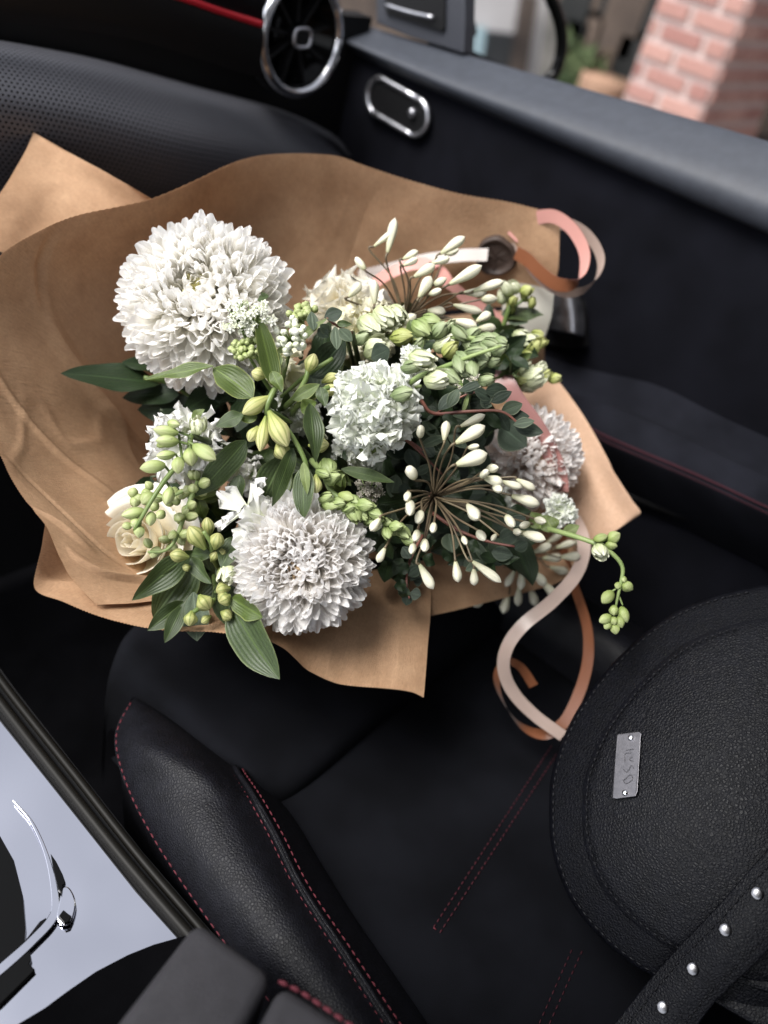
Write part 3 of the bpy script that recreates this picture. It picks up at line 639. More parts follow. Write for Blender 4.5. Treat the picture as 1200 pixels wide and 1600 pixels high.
hubp = [vc + vx * (math.copysign(abs(math.cos(a)) ** .6, math.cos(a)) * .0125) + vy * (math.copysign(abs(math.sin(a)) ** .6, math.sin(a)) * .0095) + vz * .004 for a in np.linspace(0, 2 * math.pi, 25)]
part('hub_ring', tube(hubp, .002, 8, 60), 'satin_chrome', vent)
part('hub', slab(hubp[:-1], .016, vz), 'black_plastic', vent, smooth=False)

rfx = thing('unseen_roof', 'unseen roof lining added above the seats to shape the light', 'added car roof', (.1, -.4, 1.45))  # out of view, added to block and bounce light
part('light_shaping_panel', box((.1, -.72, 1.46), I3, .85, .92, .02), 'bounce_lining_fabric', rfx, smooth=False)  # front edge cut back to let more overhead light reach the bouquet
# --- bag
bag = thing('leather_bag', 'black grained leather saddle bag with studded strap and metal plate', 'bag', PZ(1050, 1300, .57))
b0, b1, b2 = P(880, 1250, .665), P(1200, 1000, .655), P(1150, 1560, .565)
bn = unit(np.cross(b1 - b0, b2 - b0)); bn = bn if bn @ TOCAM > 0 else -bn
def PB(x, y, h=0):
    r = ray(x, y); o = b0 + bn * h; return CAM + r * (((o - CAM) @ bn) / (r @ bn))
OUT = [(1192, 914), (1120, 930), (1045, 962), (965, 1028), (900, 1112), (864, 1200), (858, 1270), (864, 1335), (892, 1408), (945, 1472), (1015, 1524), (1100, 1560), (1200, 1585), (1330, 1560), (1440, 1420), (1460, 1220), (1400, 1030), (1300, 930)]
cen = (1160, 1250)
op = crspline(np.array(OUT + OUT[:1], float), 120)[:-1]
def ringrows(poly, levels, hs, flat=False):
    V, UV = [], []
    for lv, h in zip(levels, hs):
        for i, (x, y) in enumerate(poly):
            X, Y = cen[0] + (x - cen[0]) * lv, cen[1] + (y - cen[1]) * lv; V.append(PB(X, Y, h)); UV.append((i / len(poly), lv))
    return V, UV
def dome(l): return .034 * (1 - l ** 2.2)
ip = []
for x, y in op:   # inner seam outline
    v_ = np.array((x - cen[0], y - cen[1])); L = np.linalg.norm(v_); ip.append(tuple(np.array(cen) + v_ * (1 - 52 / L)))
lev_in = [.02, .15, .3, .45, .6, .72, .84, .93, .985, 1.0]
V, UV = ringrows(ip, lev_in, [.0052 + dome(l * .84) for l in lev_in[:-1]] + [.0042 + dome(.84)])
part('flap_panel', (np.array(V), gridfaces(len(lev_in), len(ip), True) + [tuple(range(len(ip)))[::-1]], np.array(UV)), 'bag_leather', bag)
lev_o = [.76, .86, .92, .97, .99, 1.0, .995, .985]
V, UV = ringrows(op, lev_o, [.0035 + dome(l) * 1.0 for l in lev_o[:5]] + [.001, -.004, -.006])
part('flap_border', (np.array(V), gridfaces(len(lev_o), len(op), True), np.array(UV)), 'bag_trim_leather', bag)
lev_b = [.975, .97, .96, .95, .94, .5]
V, UV = ringrows(op, lev_b, [-.004, -.02, -.04, -.055, -.06, -.062])
part('bag_body', (np.array(V), gridfaces(len(lev_b), len(op), True), np.array(UV)), 'bag_trim_leather', bag)
def onbag(x, y, extra=0):
    best = 1.0
    v_ = np.array((x - cen[0], y - cen[1])); L = np.linalg.norm(v_); a = math.atan2(v_[1], v_[0])
    ang = np.arctan2(op[:, 1] - cen[1], op[:, 0] - cen[0]); i = np.argmin(np.abs(np.angle(np.exp(1j * (ang - a))))); Lo = np.linalg.norm(op[i] - cen)
    return PB(x, y, dome(min(1, L / Lo)) + .006 + extra)
edge = [PB(*(np.array(cen) + (np.array(q) - cen) * .978), dome(.978) + .004) for q in op[2:75]]
stitches('black_stitching', edge, 'black_thread', bag, .0007, .004, .002, .0004, bn)
edge = [onbag(*(np.array(cen) + (np.array(q) - cen) * .972), .0015) for q in ip[4:78]]
stitches('black_stitching', edge, 'black_thread', bag, .0007, .0035, .002, .0008, bn)
# metal plate with two screws
pc = [onbag(x, y, .0035) for x, y in ((964, 1150), (966, 1147), (998, 1143), (1002, 1146), (1001, 1152), (996, 1236), (993, 1244), (962, 1248), (957, 1247), (957, 1242))]
pl = part('name_plate', slab(pc, .002, bn), 'plate_metal', bag, smooth=False, bev=.0004)
for x, y in ((986, 1153), (977, 1239)):
    q = onbag(x, y, .0035); part('screw', tube([q - bn * .001, q + bn * .0012, q + bn * .002], [.0024, .0023, .0012], 12, 6), 'chrome', pl)
MK = [[(975, 1219), (981, 1212), (986, 1211), (988, 1217), (983, 1222), (977, 1224), (973, 1218)], [(974, 1202), (979, 1206), (986, 1196), (990, 1200)], [(976, 1190), (976, 1178), (986, 1176)], [(989, 1190), (983, 1186), (988, 1182)], [(978, 1172), (990, 1170)]]
part('engraving', merge([tube([onbag(x, y, .0036) for x, y in m], .00022, 5, 16) for m in MK]), 'plate_engraving', pl)
# strap with rivets
sl = [(1290, 1240), (1200, 1328), (1120, 1418), (1040, 1502), (960, 1600), (880, 1700)]; sr = [(1360, 1330), (1262, 1420), (1185, 1500), (1112, 1572), (1050, 1660), (970, 1760)]
hz = [.046, .045, .040, .026, .012, .0]
rows = [[PB(*a, h - .010), PB(*a, h - .002), PB(a[0] + 4, a[1] + 3, h), PB((a[0] + b[0]) / 2, (a[1] + b[1]) / 2, h + .0035), PB(b[0] - 4, b[1] - 3, h), PB(*b, h - .002), PB(*b, h - .010)] for a, b, h in zip(sl, sr, hz)]
st = part('strap', surf(rows, 50, 24), 'bag_leather', bag)
S_ = crspline(np.array(rows), 80)
stitches('black_stitching', S_[:, 2] * .75 + S_[:, 3] * .25, 'black_thread', st, .0007, .004, .002, .0012, bn)
stitches('black_stitching', S_[:, 4] * .75 + S_[:, 3] * .25, 'black_thread', st, .0007, .004, .002, .0012, bn)
for x, y in ((1183, 1396), (1133, 1453), (1082, 1514), (1035, 1574)):
    pp = S_[:, 3]; i = np.argmin([np.hypot(*(np.array(proj(q)[:2]) - (x, y))) for q in pp])
    rr = ray(x, y); q = CAM + rr * (((pp[i] - CAM) @ bn) / (rr @ bn))
    part('rivet', tube([q - bn * .001, q + bn * .0006, q + bn * .0013, q + bn * .0016], [.0044, .0042, .003, .0008], 16, 9), 'rivet_metal', st)
# layered lower pocket past the strap
for k_, (pl_, h) in enumerate(((((1130, 1530), (1230, 1450), (1420, 1470), (1420, 1700), (1260, 1570)), .014), (((1095, 1555), (1180, 1540), (1420, 1640), (1420, 1800), (1200, 1615)), .006))):
    part('pocket', slab([PB(x, y, h) for x, y in pl_], .02, bn), 'bag_leather', bag, smooth=False, bev=.003)
# ------------------------------------------------------------------ outside the window
pil = thing('brick_pillar', 'red brick pillar with pale mortar standing outside the car window', 'brick pillar', (3.5, 1.9, .12))
pa, pb, pe = PX(972, 160, 3.5), PX(1092, 190, 3.5), None
py1, py0 = pa[1], pb[1]                       # far and near edge of the face towards the car
PWX = .62
zt = 2.6
part('mortar_core', box((3.5 + PWX / 2, (py0 + py1) / 2, (zt + .12) / 2), I3, PWX / 2, (py1 - py0) / 2, (zt - .12) / 2), 'mortar', pil, smooth=False)
bh, bl, gp = .050, .19, .026
bm_ = bpy.data.meshes.new('brick'); bv, bf, _ = box((0, 0, 0), I3, .5, .5, .5); bm_.from_pydata([tuple(v) for v in bv], [], bf); bm_.materials.append(MAT['brick_clay'])
row = 0; z = .135
while z < zt - .1:
    for face in (0, 1):
        y = (py0 if face == 0 else 3.5); end = (py1 if face == 0 else 3.5 + PWX)
        if row % 2: seq = [bl * .5] + [bl] * 6
        else: seq = [bl] * 6
        for L in seq:
            L = min(L, end - y)
            if L < .03: break
            d = RNG.uniform(-.002, .003)
            if face == 0: m = Matrix.Translation((3.5 + .004 - d, y + L / 2, z + bh / 2)) @ Matrix.Diagonal((.03, L - gp * .5, bh, 1))
            else: m = Matrix.Translation((y + L / 2 , py0 + .004 - d, z + bh / 2)) @ Matrix.Diagonal((L - gp * .5, .03, bh, 1))
            if z < 2.0: inst('brick', bm_, m, pil)
            y += L + gp * .5
    z += bh + gp; row += 1
shop = thing('shop_building', 'dark brown shop front far behind the brick pillar', 'building', (6.5, 6, .12))
part('wall', box((4.75, 4.0, 2.0), I3, .2, 9, 1.9), 'brown_render', shop, smooth=False)
for (px_, py_, w_, h_, mt) in ((905, 5, .14, .22, 'brown_render'), (905, 60, .10, .10, 'pale_stone'), (985, 10, .16, .3, 'dark_glass'), (985, 95, .10, .14, 'pale_stone'), (930, 60, .07, .12, 'dark_glass')):
    q = PX(px_, py_, 4.5); wf = part('window', box(q, I3, .03, w_, h_), mt, shop, smooth=False); part('pane', box(q - np.array((.035, 0, 0)), I3, .008, w_ * .7, h_ * .75), 'dark_glass' if mt != 'dark_glass' else 'brown_render', wf, smooth=False)
part('plinth', box((4.5, 3.0, .30), I3, .08, 8, .19), 'brown_render', shop, smooth=False)
pot = thing('plant_pot', 'round terracotta plant pot by the dark shop front', 'plant pot', PX(945, 150, 4.2) * np.array((1, 1, 0)) + (0, 0, .12))
pp_ = PX(948, 128, 4.2)
part('pot', tube([(pp_[0], pp_[1], .12), (pp_[0], pp_[1], .5), (pp_[0], pp_[1], pp_[2] - .12), (pp_[0], pp_[1], pp_[2] + .02)], [.10, .11, .13, .135], 20, 16), 'terracotta', pot)
bs = thing('bush', 'dark leafy bush in front of the brown shop wall', 'bush', (4.3, 2.45, .12))
LV = mkmesh('leaf', [(-.5, 0, .5), (0, -.1, 0), (.5, 0, .5), (0, .1, 1)], [(0, 1, 2, 3)], 'bush_leaf', None)
gs = []
for i in range(900):
    c = PX(892 + RNG.gauss(0, 16), 118 + RNG.gauss(0, 20), 4.3 + RNG.uniform(-.15, .15)); a = jit((0, 0, 1), 1.2); b = unit(np.cross(a, jit((1, 0, 0), .8)))
    s = RNG.uniform(.03, .06); gs.append((np.array([c - b * s * .5, c - a * s, c + b * s * .5, c + a * s]), [(0, 1, 2, 3)], None))
part('foliage', merge(gs), 'bush_leaf', bs, smooth=False)
part('stem', tube([(4.3, 2.45, .12), (4.31, 2.46, .6), PX(885, 140, 4.3)], [.03, .02, .008], 6), 'bark', bs)
sg = thing('yellow_sign', 'yellow sign board far ahead, behind the dashboard corner', 'sign', PX(575, 25, 5.8) * np.array((1, 1, 0)) + (0, 0, .12))
part('board', box(PX(578, 24, 5.8), I3, .03, .16, .16), 'yellow_paint', sg, smooth=False, bev=.005)
part('panel', box(PX(566, 4, 5.76), I3, .02, .10, .13), 'pale_blue', sg, smooth=False, bev=.005)
q = PX(578, 24, 5.8); part('post', tube([(q[0], q[1], .12), (q[0], q[1], q[2] - .1)], .03, 8), 'pale_stone', sg)
# door mirror
mir = thing('wing_mirror', 'black framed door mirror reflecting the pavement behind', 'mirror', PX(800, 60, 1.08))
mo = [(728, -60), (726, 20), (722, 70), (728, 84), (770, 104), (815, 124), (848, 128), (868, 112), (878, 78), (876, 40), (862, 0), (838, -40)]
mc = PX(790, 50, 1.12); mn = unit((-.80, -1.7, .27))
def PM(x, y, h=0):
    r = ray(x, y); o = mc + mn * h; return CAM + r * (((o - CAM) @ mn) / (r @ mn))
mp_ = smoothpoly(mo, 70)
part('mirror_pane', slab([PM(x, y) for x, y in mp_], .004, mn), 'mirror_glass', mir, smooth=False)
part('mirror_frame', tube([PM(x, y, .001) for x, y in mp_ + mp_[:1]], .0085, 8, 150), 'gloss_black', mir)
cc_ = np.array([(800, 40)]); V = []; 
for s, h in ((1.02, .0), (1.04, -.03), (.9, -.08), (.5, -.12), (.05, -.13)): V += [PM(800 + (x - 800) * s, 40 + (y - 40) * s, h - .006) for x, y in mp_]
part('housing', (np.array(V), gridfaces(5, len(mp_), True), None), 'gloss_black', mir)
part('mount', tube([PX(690, 70, .90), PX(700, 62, .98), PM(740, 40, -.05)], .018, 8), 'black_plastic', mir)
# what the mirror looks back at
plain('pale_render', (.5, .47, .45), (.6, .57, .55), 2)
rf = thing('rear_building', 'pale grey building with white and dark openings behind the car', 'building', (4, -9, 0))
part('wall', box((6, -10, 2.5), I3, 7, .3, 2.5), 'pale_render', rf, smooth=False)
for i, (x, z, sx, sz, mt) in enumerate(((1.5, 1.2, .5, 1.1, 'dark_glass'), (3.2, 1.4, .35, 1.2, 'white_paint'), (4.4, 1.2, .4, 1.1, 'dark_glass'), (5.6, 1.4, .5, 1.2, 'brown_render'), (7.0, 1.4, .35, 1.2, 'white_paint'), (8.6, 1.2, .6, 1.1, 'dark_glass'), (2.4, 3.6, 1.1, .35, 'white_paint'), (4.6, 3.6, .5, .3, 'poster_red'), (5.8, 3.6, .5, .3, 'poster_green'), (8, 3.7, 1.2, .3, 'white_paint'))):
    part('shop_panel', box((x, -9.66, z), I3, sx, .03, sz), mt, rf, smooth=False)
rq = random.Random(77)
for i in range(26):
    x = -.6 + i * .42 + rq.uniform(-.08, .08)
    part('shop_panel', box((x, -9.60, rq.uniform(1.4, 2.6)), I3, rq.uniform(.06, .16), .02, rq.uniform(.5, 1.5)), rq.choice(('dark_glass', 'white_paint', 'brown_render', 'pale_stone', 'pale_blue', 'brown_render')), rf, smooth=False)
# ------------------------------------------------------------------ the paper wrap
wrap = thing('paper_wrap', 'brown ribbed kraft paper wrapped around the white bouquet', 'wrapping paper', BIND)
def paper(name, ctrl, nr, nc, mat, amp=.002, sc=14, creases=(), zig=None, ribs=(1, 1)):
    """ctrl rows: each row runs rim to inside as (x, y, depth)"""
    c = np.array([[P(*q) for q in r] for r in ctrl]); v, f, uv = surf(c, nr, nc)
    g = v.reshape(nr, nc, 3); du = np.gradient(g, axis=0); dw = np.gradient(g, axis=1); nn = np.cross(du, dw); nn /= np.linalg.norm(nn, axis=2)[..., None] + 1e-12
    T = np.linspace(0, 1, nr)[:, None] + np.zeros((1, nc)); S = np.linspace(0, 1, nc)[None] + np.zeros((nr, 1))
    h = np.array([[mnoise.noise(Vector(p) * sc) + .4 * mnoise.noise(Vector(p) * sc * 2.7) for p in r] for r in g]) * amp
    for (t0, s0, t1, s1, hh, w_) in creases:
        a = np.array((t0, s0)); b = np.array((t1, s1)); q = np.stack([T, S], -1) - a; L2 = (b - a) @ (b - a); k = np.clip((q @ (b - a)) / L2, 0, 1)
        dist = np.linalg.norm(q - k[..., None] * (b - a), axis=2); h += hh * np.maximum(0, 1 - dist / w_) * np.sin(np.pi * np.clip(k * .9 + .05, 0, 1))
    rd = np.array([[1 - min(1, abs(mnoise.noise(Vector((p[0] * 9 + 3, p[1] * 9, p[2] * 9))) + .5 * mnoise.noise(Vector(p) * 21)) * 7) for p in r] for r in g]); msk = np.array([[max(0, mnoise.noise(Vector(p) * 6 + Vector((7, 1, 2))) + .1) for p in r] for r in g])
    h += .0034 * rd * msk
    g = g + nn * h[..., None]
    if zig: g[::2, 0] += (g[::2, 1] - g[::2, 0]) / (np.linalg.norm(g[::2, 1] - g[::2, 0], axis=1)[:, None] + 1e-9) * zig
    uv = uv * np.array([1, 1]); uv = np.stack([(T * ribs[0]).ravel(), (S * ribs[1]).ravel()], -1)
    o = part(name, (g.reshape(-1, 3), f, uv), mat, wrap, solid=.00035); return g
A = [[(874, 335, .79), (874, 380, .80), (870, 430, .82), (850, 480, .85)],
     [(800, 316, .79), (790, 370, .815), (770, 430, .845), (740, 480, .88)],
     [(720, 303, .79), (710, 360, .82), (690, 430, .855), (660, 490, .89)],
     [(640, 281, .79), (640, 350, .825), (630, 430, .87), (610, 500, .90)],
     [(570, 258, .785), (575, 340, .83), (570, 430, .875), (560, 520, .90)],
     [(530, 244, .78), (540, 330, .83), (530, 440, .875), (510, 530, .90)],
     [(490, 240, .775), (490, 330, .825), (470, 440, .87), (450, 540, .90)],
     [(440, 240, .77), (440, 330, .82), (425, 450, .87), (400, 555, .89)],
     [(395, 245, .762), (390, 340, .815), (380, 460, .865), (360, 570, .885)],
     [(350, 260, .75), (345, 350, .80), (345, 480, .855), (330, 590, .88)],
     [(240, 309, .70), (265, 390, .765), (290, 500, .83), (300, 605, .875)],
     [(120, 336, .66), (180, 420, .735), (250, 530, .81), (280, 620, .87)],
     [(52, 366, .635), (125, 440, .71), (220, 555, .79), (270, 635, .86)],
     [(-2, 400, .615), (90, 470, .69), (200, 580, .775), (262, 650, .85)],
     [(-45, 460, .60), (60, 510, .67), (185, 605, .76), (256, 668, .84)],
     [(-62, 550, .59), (50, 570, .655), (178, 640, .745), (254, 690, .83)],
     [(-40, 640, .585), (58, 650, .65), (180, 680, .735), (258, 715, .825)],
     [(-5, 705, .583), (85, 720, .645), (190, 722, .725), (268, 745, .82)],
     [(15, 748, .582), (105, 765, .635), (205, 765, .71), (285, 775, .815)],
     [(45, 790, .581), (130, 812, .625), (222, 808, .70), (305, 805, .81)],
     [(72, 824, .58), (150, 852, .615), (240, 848, .69), (325, 830, .80)],
     [(92, 868, .58), (170, 890, .61), (262, 880, .68), (345, 850, .79)],
     [(112, 905, .582), (190, 915, .61), (290, 905, .67), (370, 865, .78)],
     [(150, 945, .585), (225, 940, .61), (320, 925, .665), (400, 875, .77)]]
ga = paper('paper_sheet', A, 520, 70, 'kraft_paper', .0010, 12, ((.62, .0, .80, .6, .0035, .007), (.74, .02, .93, .5, -.003, .006), (.43, .05, .49, .8, .003, .02), (.15, .05, .22, .7, -.003, .04), (.9, .1, .98, .8, .005, .015), (.55, .1, .70, .9, .005, .02), (.50, .02, .60, .35, -.004, .012), (.83, .0, .88, .3, .004, .01)), .0009, (1, .7))
Bs = [[(240, 312, .745), (300, 350, .78), (330, 420, .80)], [(150, 262, .748), (190, 330, .775), (210, 420, .80)], [(52, 208, .75), (60, 300, .765), (80, 420, .78)], [(25, 262, .735), (10, 340, .75), (20, 430, .76)], [(0, 302, .722), (-30, 370, .735), (-20, 450, .74)], [(-60, 380, .70), (-70, 430, .71), (-60, 500, .72)]]
paper('paper_sheet', Bs[:3], 60, 24, 'kraft_paper', .0012, 14, (), None, (.5, .4))
paper('paper_sheet', [[(52, 208, .75), (56, 209, .7502), (100, 234, .7495), (200, 289, .7465), (300, 350, .774)], [(40, 235, .743), (60, 240, .746), (105, 270, .752), (200, 325, .76), (290, 390, .785)], [(25, 262, .735), (55, 275, .743), (100, 310, .752), (180, 360, .765), (270, 430, .79)], [(0, 302, .722), (40, 320, .735), (80, 350, .75), (150, 400, .765), (250, 460, .79)], [(-60, 380, .70), (-10, 390, .715), (40, 410, .735), (110, 440, .755), (220, 500, .79)]], 60, 40, 'kraft_paper', .0010, 14, (), None, (.5, .5))
Cs = [[(72, 806, .600), (120, 830, .625), (200, 840, .665), (280, 830, .74)], [(64, 850, .590), (120, 865, .622), (205, 865, .665), (290, 850, .74)], [(52, 917, .582), (115, 900, .615), (215, 890, .665), (305, 860, .74)], [(100, 942, .582), (160, 920, .615), (245, 905, .665), (325, 870, .74)], [(170, 969, .583), (220, 940, .617), (285, 915, .665), (350, 880, .74)],
      [(250, 984, .585), (285, 955, .62), (330, 925, .67), (380, 890, .74)], [(340, 990, .588), (355, 960, .625), (385, 930, .675), (420, 895, .74)], [(405, 998, .592), (415, 965, .63), (435, 935, .68), (460, 900, .74)], [(440, 1012, .598), (455, 975, .635), (475, 940, .685), (495, 900, .74)], [(462, 1030, .605), (485, 985, .64), (510, 940, .69), (520, 900, .74)],
      [(485, 1050, .613), (515, 990, .645), (540, 940, .69), (550, 895, .74)], [(530, 1070, .625), (560, 1000, .65), (585, 940, .69), (590, 890, .74)], [(600, 1076, .637), (620, 1005, .66), (635, 940, .695), (630, 885, .74)], [(642, 1081, .645), (650, 1010, .665), (655, 940, .70), (650, 880, .74)], [(663, 1090, .65), (668, 1010, .67), (673, 940, .705), (672, 870, .745)]]
paper('paper_sheet', Cs, 420, 50, 'kraft_paper', .0016, 13, ((.12, .0, .30, .75, .004, .03), (.32, .25, .46, .6, -.004, .03), (.72, .1, .78, .9, .004, .06), (.85, .0, .80, .6, -.003, .04)), .0009, (1, .5))
Dr = [[(868, 590, .83), (840, 600, .845), (800, 625, .86), (770, 650, .88)], [(890, 618, .815), (862, 640, .81), (825, 665, .835), (780, 700, .87)], [(918, 660, .80), (890, 690, .79), (845, 715, .82), (790, 760, .86)], [(955, 728, .785), (925, 750, .772), (875, 770, .805), (810, 810, .86)], [(985, 778, .775), (955, 800, .76), (905, 820, .79), (830, 850, .85)], [(1001, 801, .77), (970, 822, .752), (925, 848, .775), (850, 885, .845)], [(985, 812, .772), (955, 830, .756), (918, 855, .778), (860, 895, .84)]]
paper('paper_sheet', Dr, 60, 50, 'lit_kraft_paper', .0008, 10, (), None, (.4, .5))  # right flap uses the brightened kraft
Er = [[(672, 870, .76), (673, 910, .73), (674, 962, .715)], [(720, 850, .79), (722, 900, .76), (725, 950, .735)], [(790, 840, .81), (795, 880, .78), (800, 930, .76)], [(860, 830, .83), (872, 860, .80), (880, 905, .78)], [(930, 815, .84), (930, 840, .80), (922, 862, .782)]]
paper('paper_sheet', Er, 60, 30, 'kraft_paper', .0012, 14, (), None, (.5, .4))
part('tissue_sheet', surf([[P(780, 440, .85), P(830, 445, .835), P(866, 455, .825)], [P(785, 480, .845), P(830, 485, .83), P(862, 492, .825)], [P(780, 540, .85), P(825, 530, .84), P(852, 525, .835)]], 24, 24), 'grey_tissue', wrap, 'grey tissue lining at the right edge')
# outer cone of the wrap down to the tied stems, below the sheets
part('wrap_cone', surf([[P(q[0], q[1], q[2] + .03) for q in ((850, 480, .86), (660, 500, .905), (450, 550, .915), (300, 615, .89), (250, 700, .85), (320, 840, .82), (480, 870, .78), (672, 870, .77), (800, 860, .84), (850, 800, .87), (850, 650, .89), (850, 480, .86))],
                        [BIND + (np.array(P(*q)) - BIND) * .35 for q in ((850, 480, .86), (660, 500, .905), (450, 550, .915), (300, 615, .89), (250, 700, .85), (320, 840, .82), (480, 870, .78), (672, 870, .77), (800, 860, .84), (850, 800, .87), (850, 650, .89), (850, 480, .86))]], 20, 60), 'kraft_paper', wrap, solid=.0004)
# wax seal on the back sheet
pr = ga.reshape(-1, 3); cp = (pr - CAM) @ M3; qx = cp[:, 0] / cp[:, 2] * FPX + 600; qy = cp[:, 1] / cp[:, 2] * FPX + 800
def onsheet(x, y, lift=.003): i = np.argmin((qx - x) ** 2 + (qy - y) ** 2); return P(x, y, cp[i, 2] - lift)
sc_ = onsheet(775, 400); e1 = unit(onsheet(805, 405, 0) - onsheet(745, 395, 0)); e2 = onsheet(775, 420, 0) - onsheet(775, 380, 0); e2 = unit(e2 - e1 * (e2 @ e1)); en = unit(np.cross(e2, e1)); en = en if en @ TOCAM > 0 else -en
rx = 32 * .81 / FPX
V = []; prof = [(0.02, .0025), (.5, .0027), (.78, .0022), (.82, .0045), (.93, .0055), (1.0, .003), (1.03, -.002)]
for s, h in prof:
    for i in range(48):
        A_ = 2 * math.pi * i / 48; k_ = 1 + (.035 * math.sin(3 * A_ + 1) + .02 * math.sin(7 * A_)) * s
        V.append(sc_ + e1 * math.cos(A_) * rx * s * k_ + e2 * math.sin(A_) * rx * s * k_ + en * h)
seal = part('wax_seal', (np.array(V), gridfaces(len(prof), 48, True) + [tuple(range(48))], None), 'wax', wrap, 'round dark brown wax seal with an embossed tree')
br_ = [tube([sc_ + e1 * a * rx + e2 * b * rx + en * .0026 for a, b in pts], [.0011, .0005], 5, 12) for pts in (
    ((0, .72), (.02, .2), (0, -.1)), ((0, .2), (-.25, -.1), (-.5, -.25)), ((.01, .1), (.25, -.2), (.5, -.25)), ((0, 0), (-.12, -.35), (-.3, -.6)), ((0, -.05), (.15, -.4), (.25, -.62)), ((0, -.1), (0, -.4), (-.03, -.66)), ((-.2, -.05), (-.4, .05), (-.58, .08)), ((.2, -.1), (.4, .02), (.58, .06)))]
part('embossed_tree', merge(br_), 'wax', seal)
# ------------------------------------------------------------------ ribbons
def ribbon(label, mat, pts, width, axis, seg=110, inner=None):
    """pts (x, y, depth); axis is the loop's axis in photo axes (right, down, towards the lens), optionally changing along the ribbon"""
    p = [P(*q) for q in pts]; ax = np.array(axis, float); ax = ax if ax.ndim == 2 else np.array([ax, ax]); ax = crspline(ax, len(p)) if len(ax) > 1 else ax
    wds = [unit(RIGHT * a[0] + DOWN * a[1] + TOCAM * a[2]) for a in ax]
    o = part('satin_ribbon', band(p, wds, width, seg), mat, None, solid=.0003); o.modifiers[0].use_rim = False
    if inner: o.data.materials.append(MAT[inner]); o.modifiers[0].material_offset = 1
    o['label'] = label; o['category'] = 'ribbon'; o['group'] = 'satin ribbons tied on the bouquet'; return o
ribbon('pink and copper satin ribbon loop standing above the wax seal', 'copper_satin',
       [(800, 372, .812), (812, 358, .81), (828, 345, .80), (850, 338, .79), (870, 340, .782), (892, 356, .776), (908, 380, .774), (914, 402, .774), (911, 424, .776), (900, 440, .78), (884, 446, .785), (864, 441, .792), (842, 424, .80), (824, 406, .808), (806, 395, .815)], .0132, ((-.5, -.8, .3), (-.45, -.8, .35), (.0, -.75, .65), (.35, -.5, .75), (.42, -.50, .75), (.42, -.50, .75), (.42, -.5, .75), (.3, -.7, .6), (.3, -.7, .6)), 140, 'pink_satin')
ribbon('pale nude satin ribbon making the outer loop right of the seal', 'nude_satin',
       [(800, 390, .82), (830, 372, .812), (860, 355, .802), (886, 350, .796), (912, 362, .79), (932, 386, .786), (939, 412, .786), (930, 438, .788), (910, 454, .79), (886, 457, .794), (862, 448, .80), (842, 432, .806), (824, 410, .813)], .0115, ((-.4, -.8, .4), (-.4, -.8, .4), (.1, -.6, .75), (.3, -.45, .8), (.3, -.45, .8), (.3, -.6, .7), (.3, -.6, .7)))
ribbon('taupe ribbon running flat on the paper left of the seal', 'taupe_satin',
       [(560, 432, .85), (610, 420, .84), (660, 407, .832), (720, 399, .824), (762, 398, .816)], .0130, (.1, .9, .15))
ribbon('short pink ribbon end behind the agapanthus buds, left of the seal', 'pink_satin',
       [(585, 442, .835), (615, 424, .825), (650, 412, .82), (680, 420, .81), (705, 445, .80), (740, 475, .80), (785, 505, .80)], .014, ((.3, .8, .4), (.3, .8, .4), (.6, .3, .5), (.5, -.6, .4)))
ribbon('dusty rose ribbon tail crossing in front of the blurred right chrysanthemum', 'rose_satin',
       [(764, 545, .735), (786, 590, .72), (808, 628, .715), (832, 660, .715), (852, 692, .72), (867, 725, .725), (876, 752, .73), (880, 768, .732)], .016, ((.9, -.3, .3), (.9, -.3, .3), (.8, -.2, .4), (.35, 0, .9)))
ribbon('long nude ribbon looping down onto the seat beside the bag', 'nude_satin',
       [(888, 790, .80), (908, 830, .77), (912, 862, .755), (898, 900, .735), (862, 940, .725), (818, 976, .72), (793, 1010, .725), (787, 1045, .735), (802, 1082, .745), (836, 1118, .75), (880, 1150, .745)], .0118, ((.8, .3, .5), (.7, .5, .5), (.6, .75, .3), (.8, .3, .5), (.45, -.75, .35), (.45, -.75, .35)))
ribbon('copper ribbon with curled end lying on the seat under the nude ribbon', 'copper_satin',
       [(876, 830, .80), (884, 880, .79), (904, 935, .775), (918, 985, .765), (918, 1035, .762), (904, 1085, .76), (880, 1130, .76), (848, 1147, .766), (812, 1132, .773), (785, 1094, .775), (776, 1058, .772), (790, 1034, .767), (813, 1042, .762), (834, 1072, .76)], .0108, ((.6, .2, .8), (.6, .2, .8), (.75, .2, .6), (.7, .4, .6), (.3, .5, .8), (.5, -.3, .8), (.5, -.6, .6)), 150)

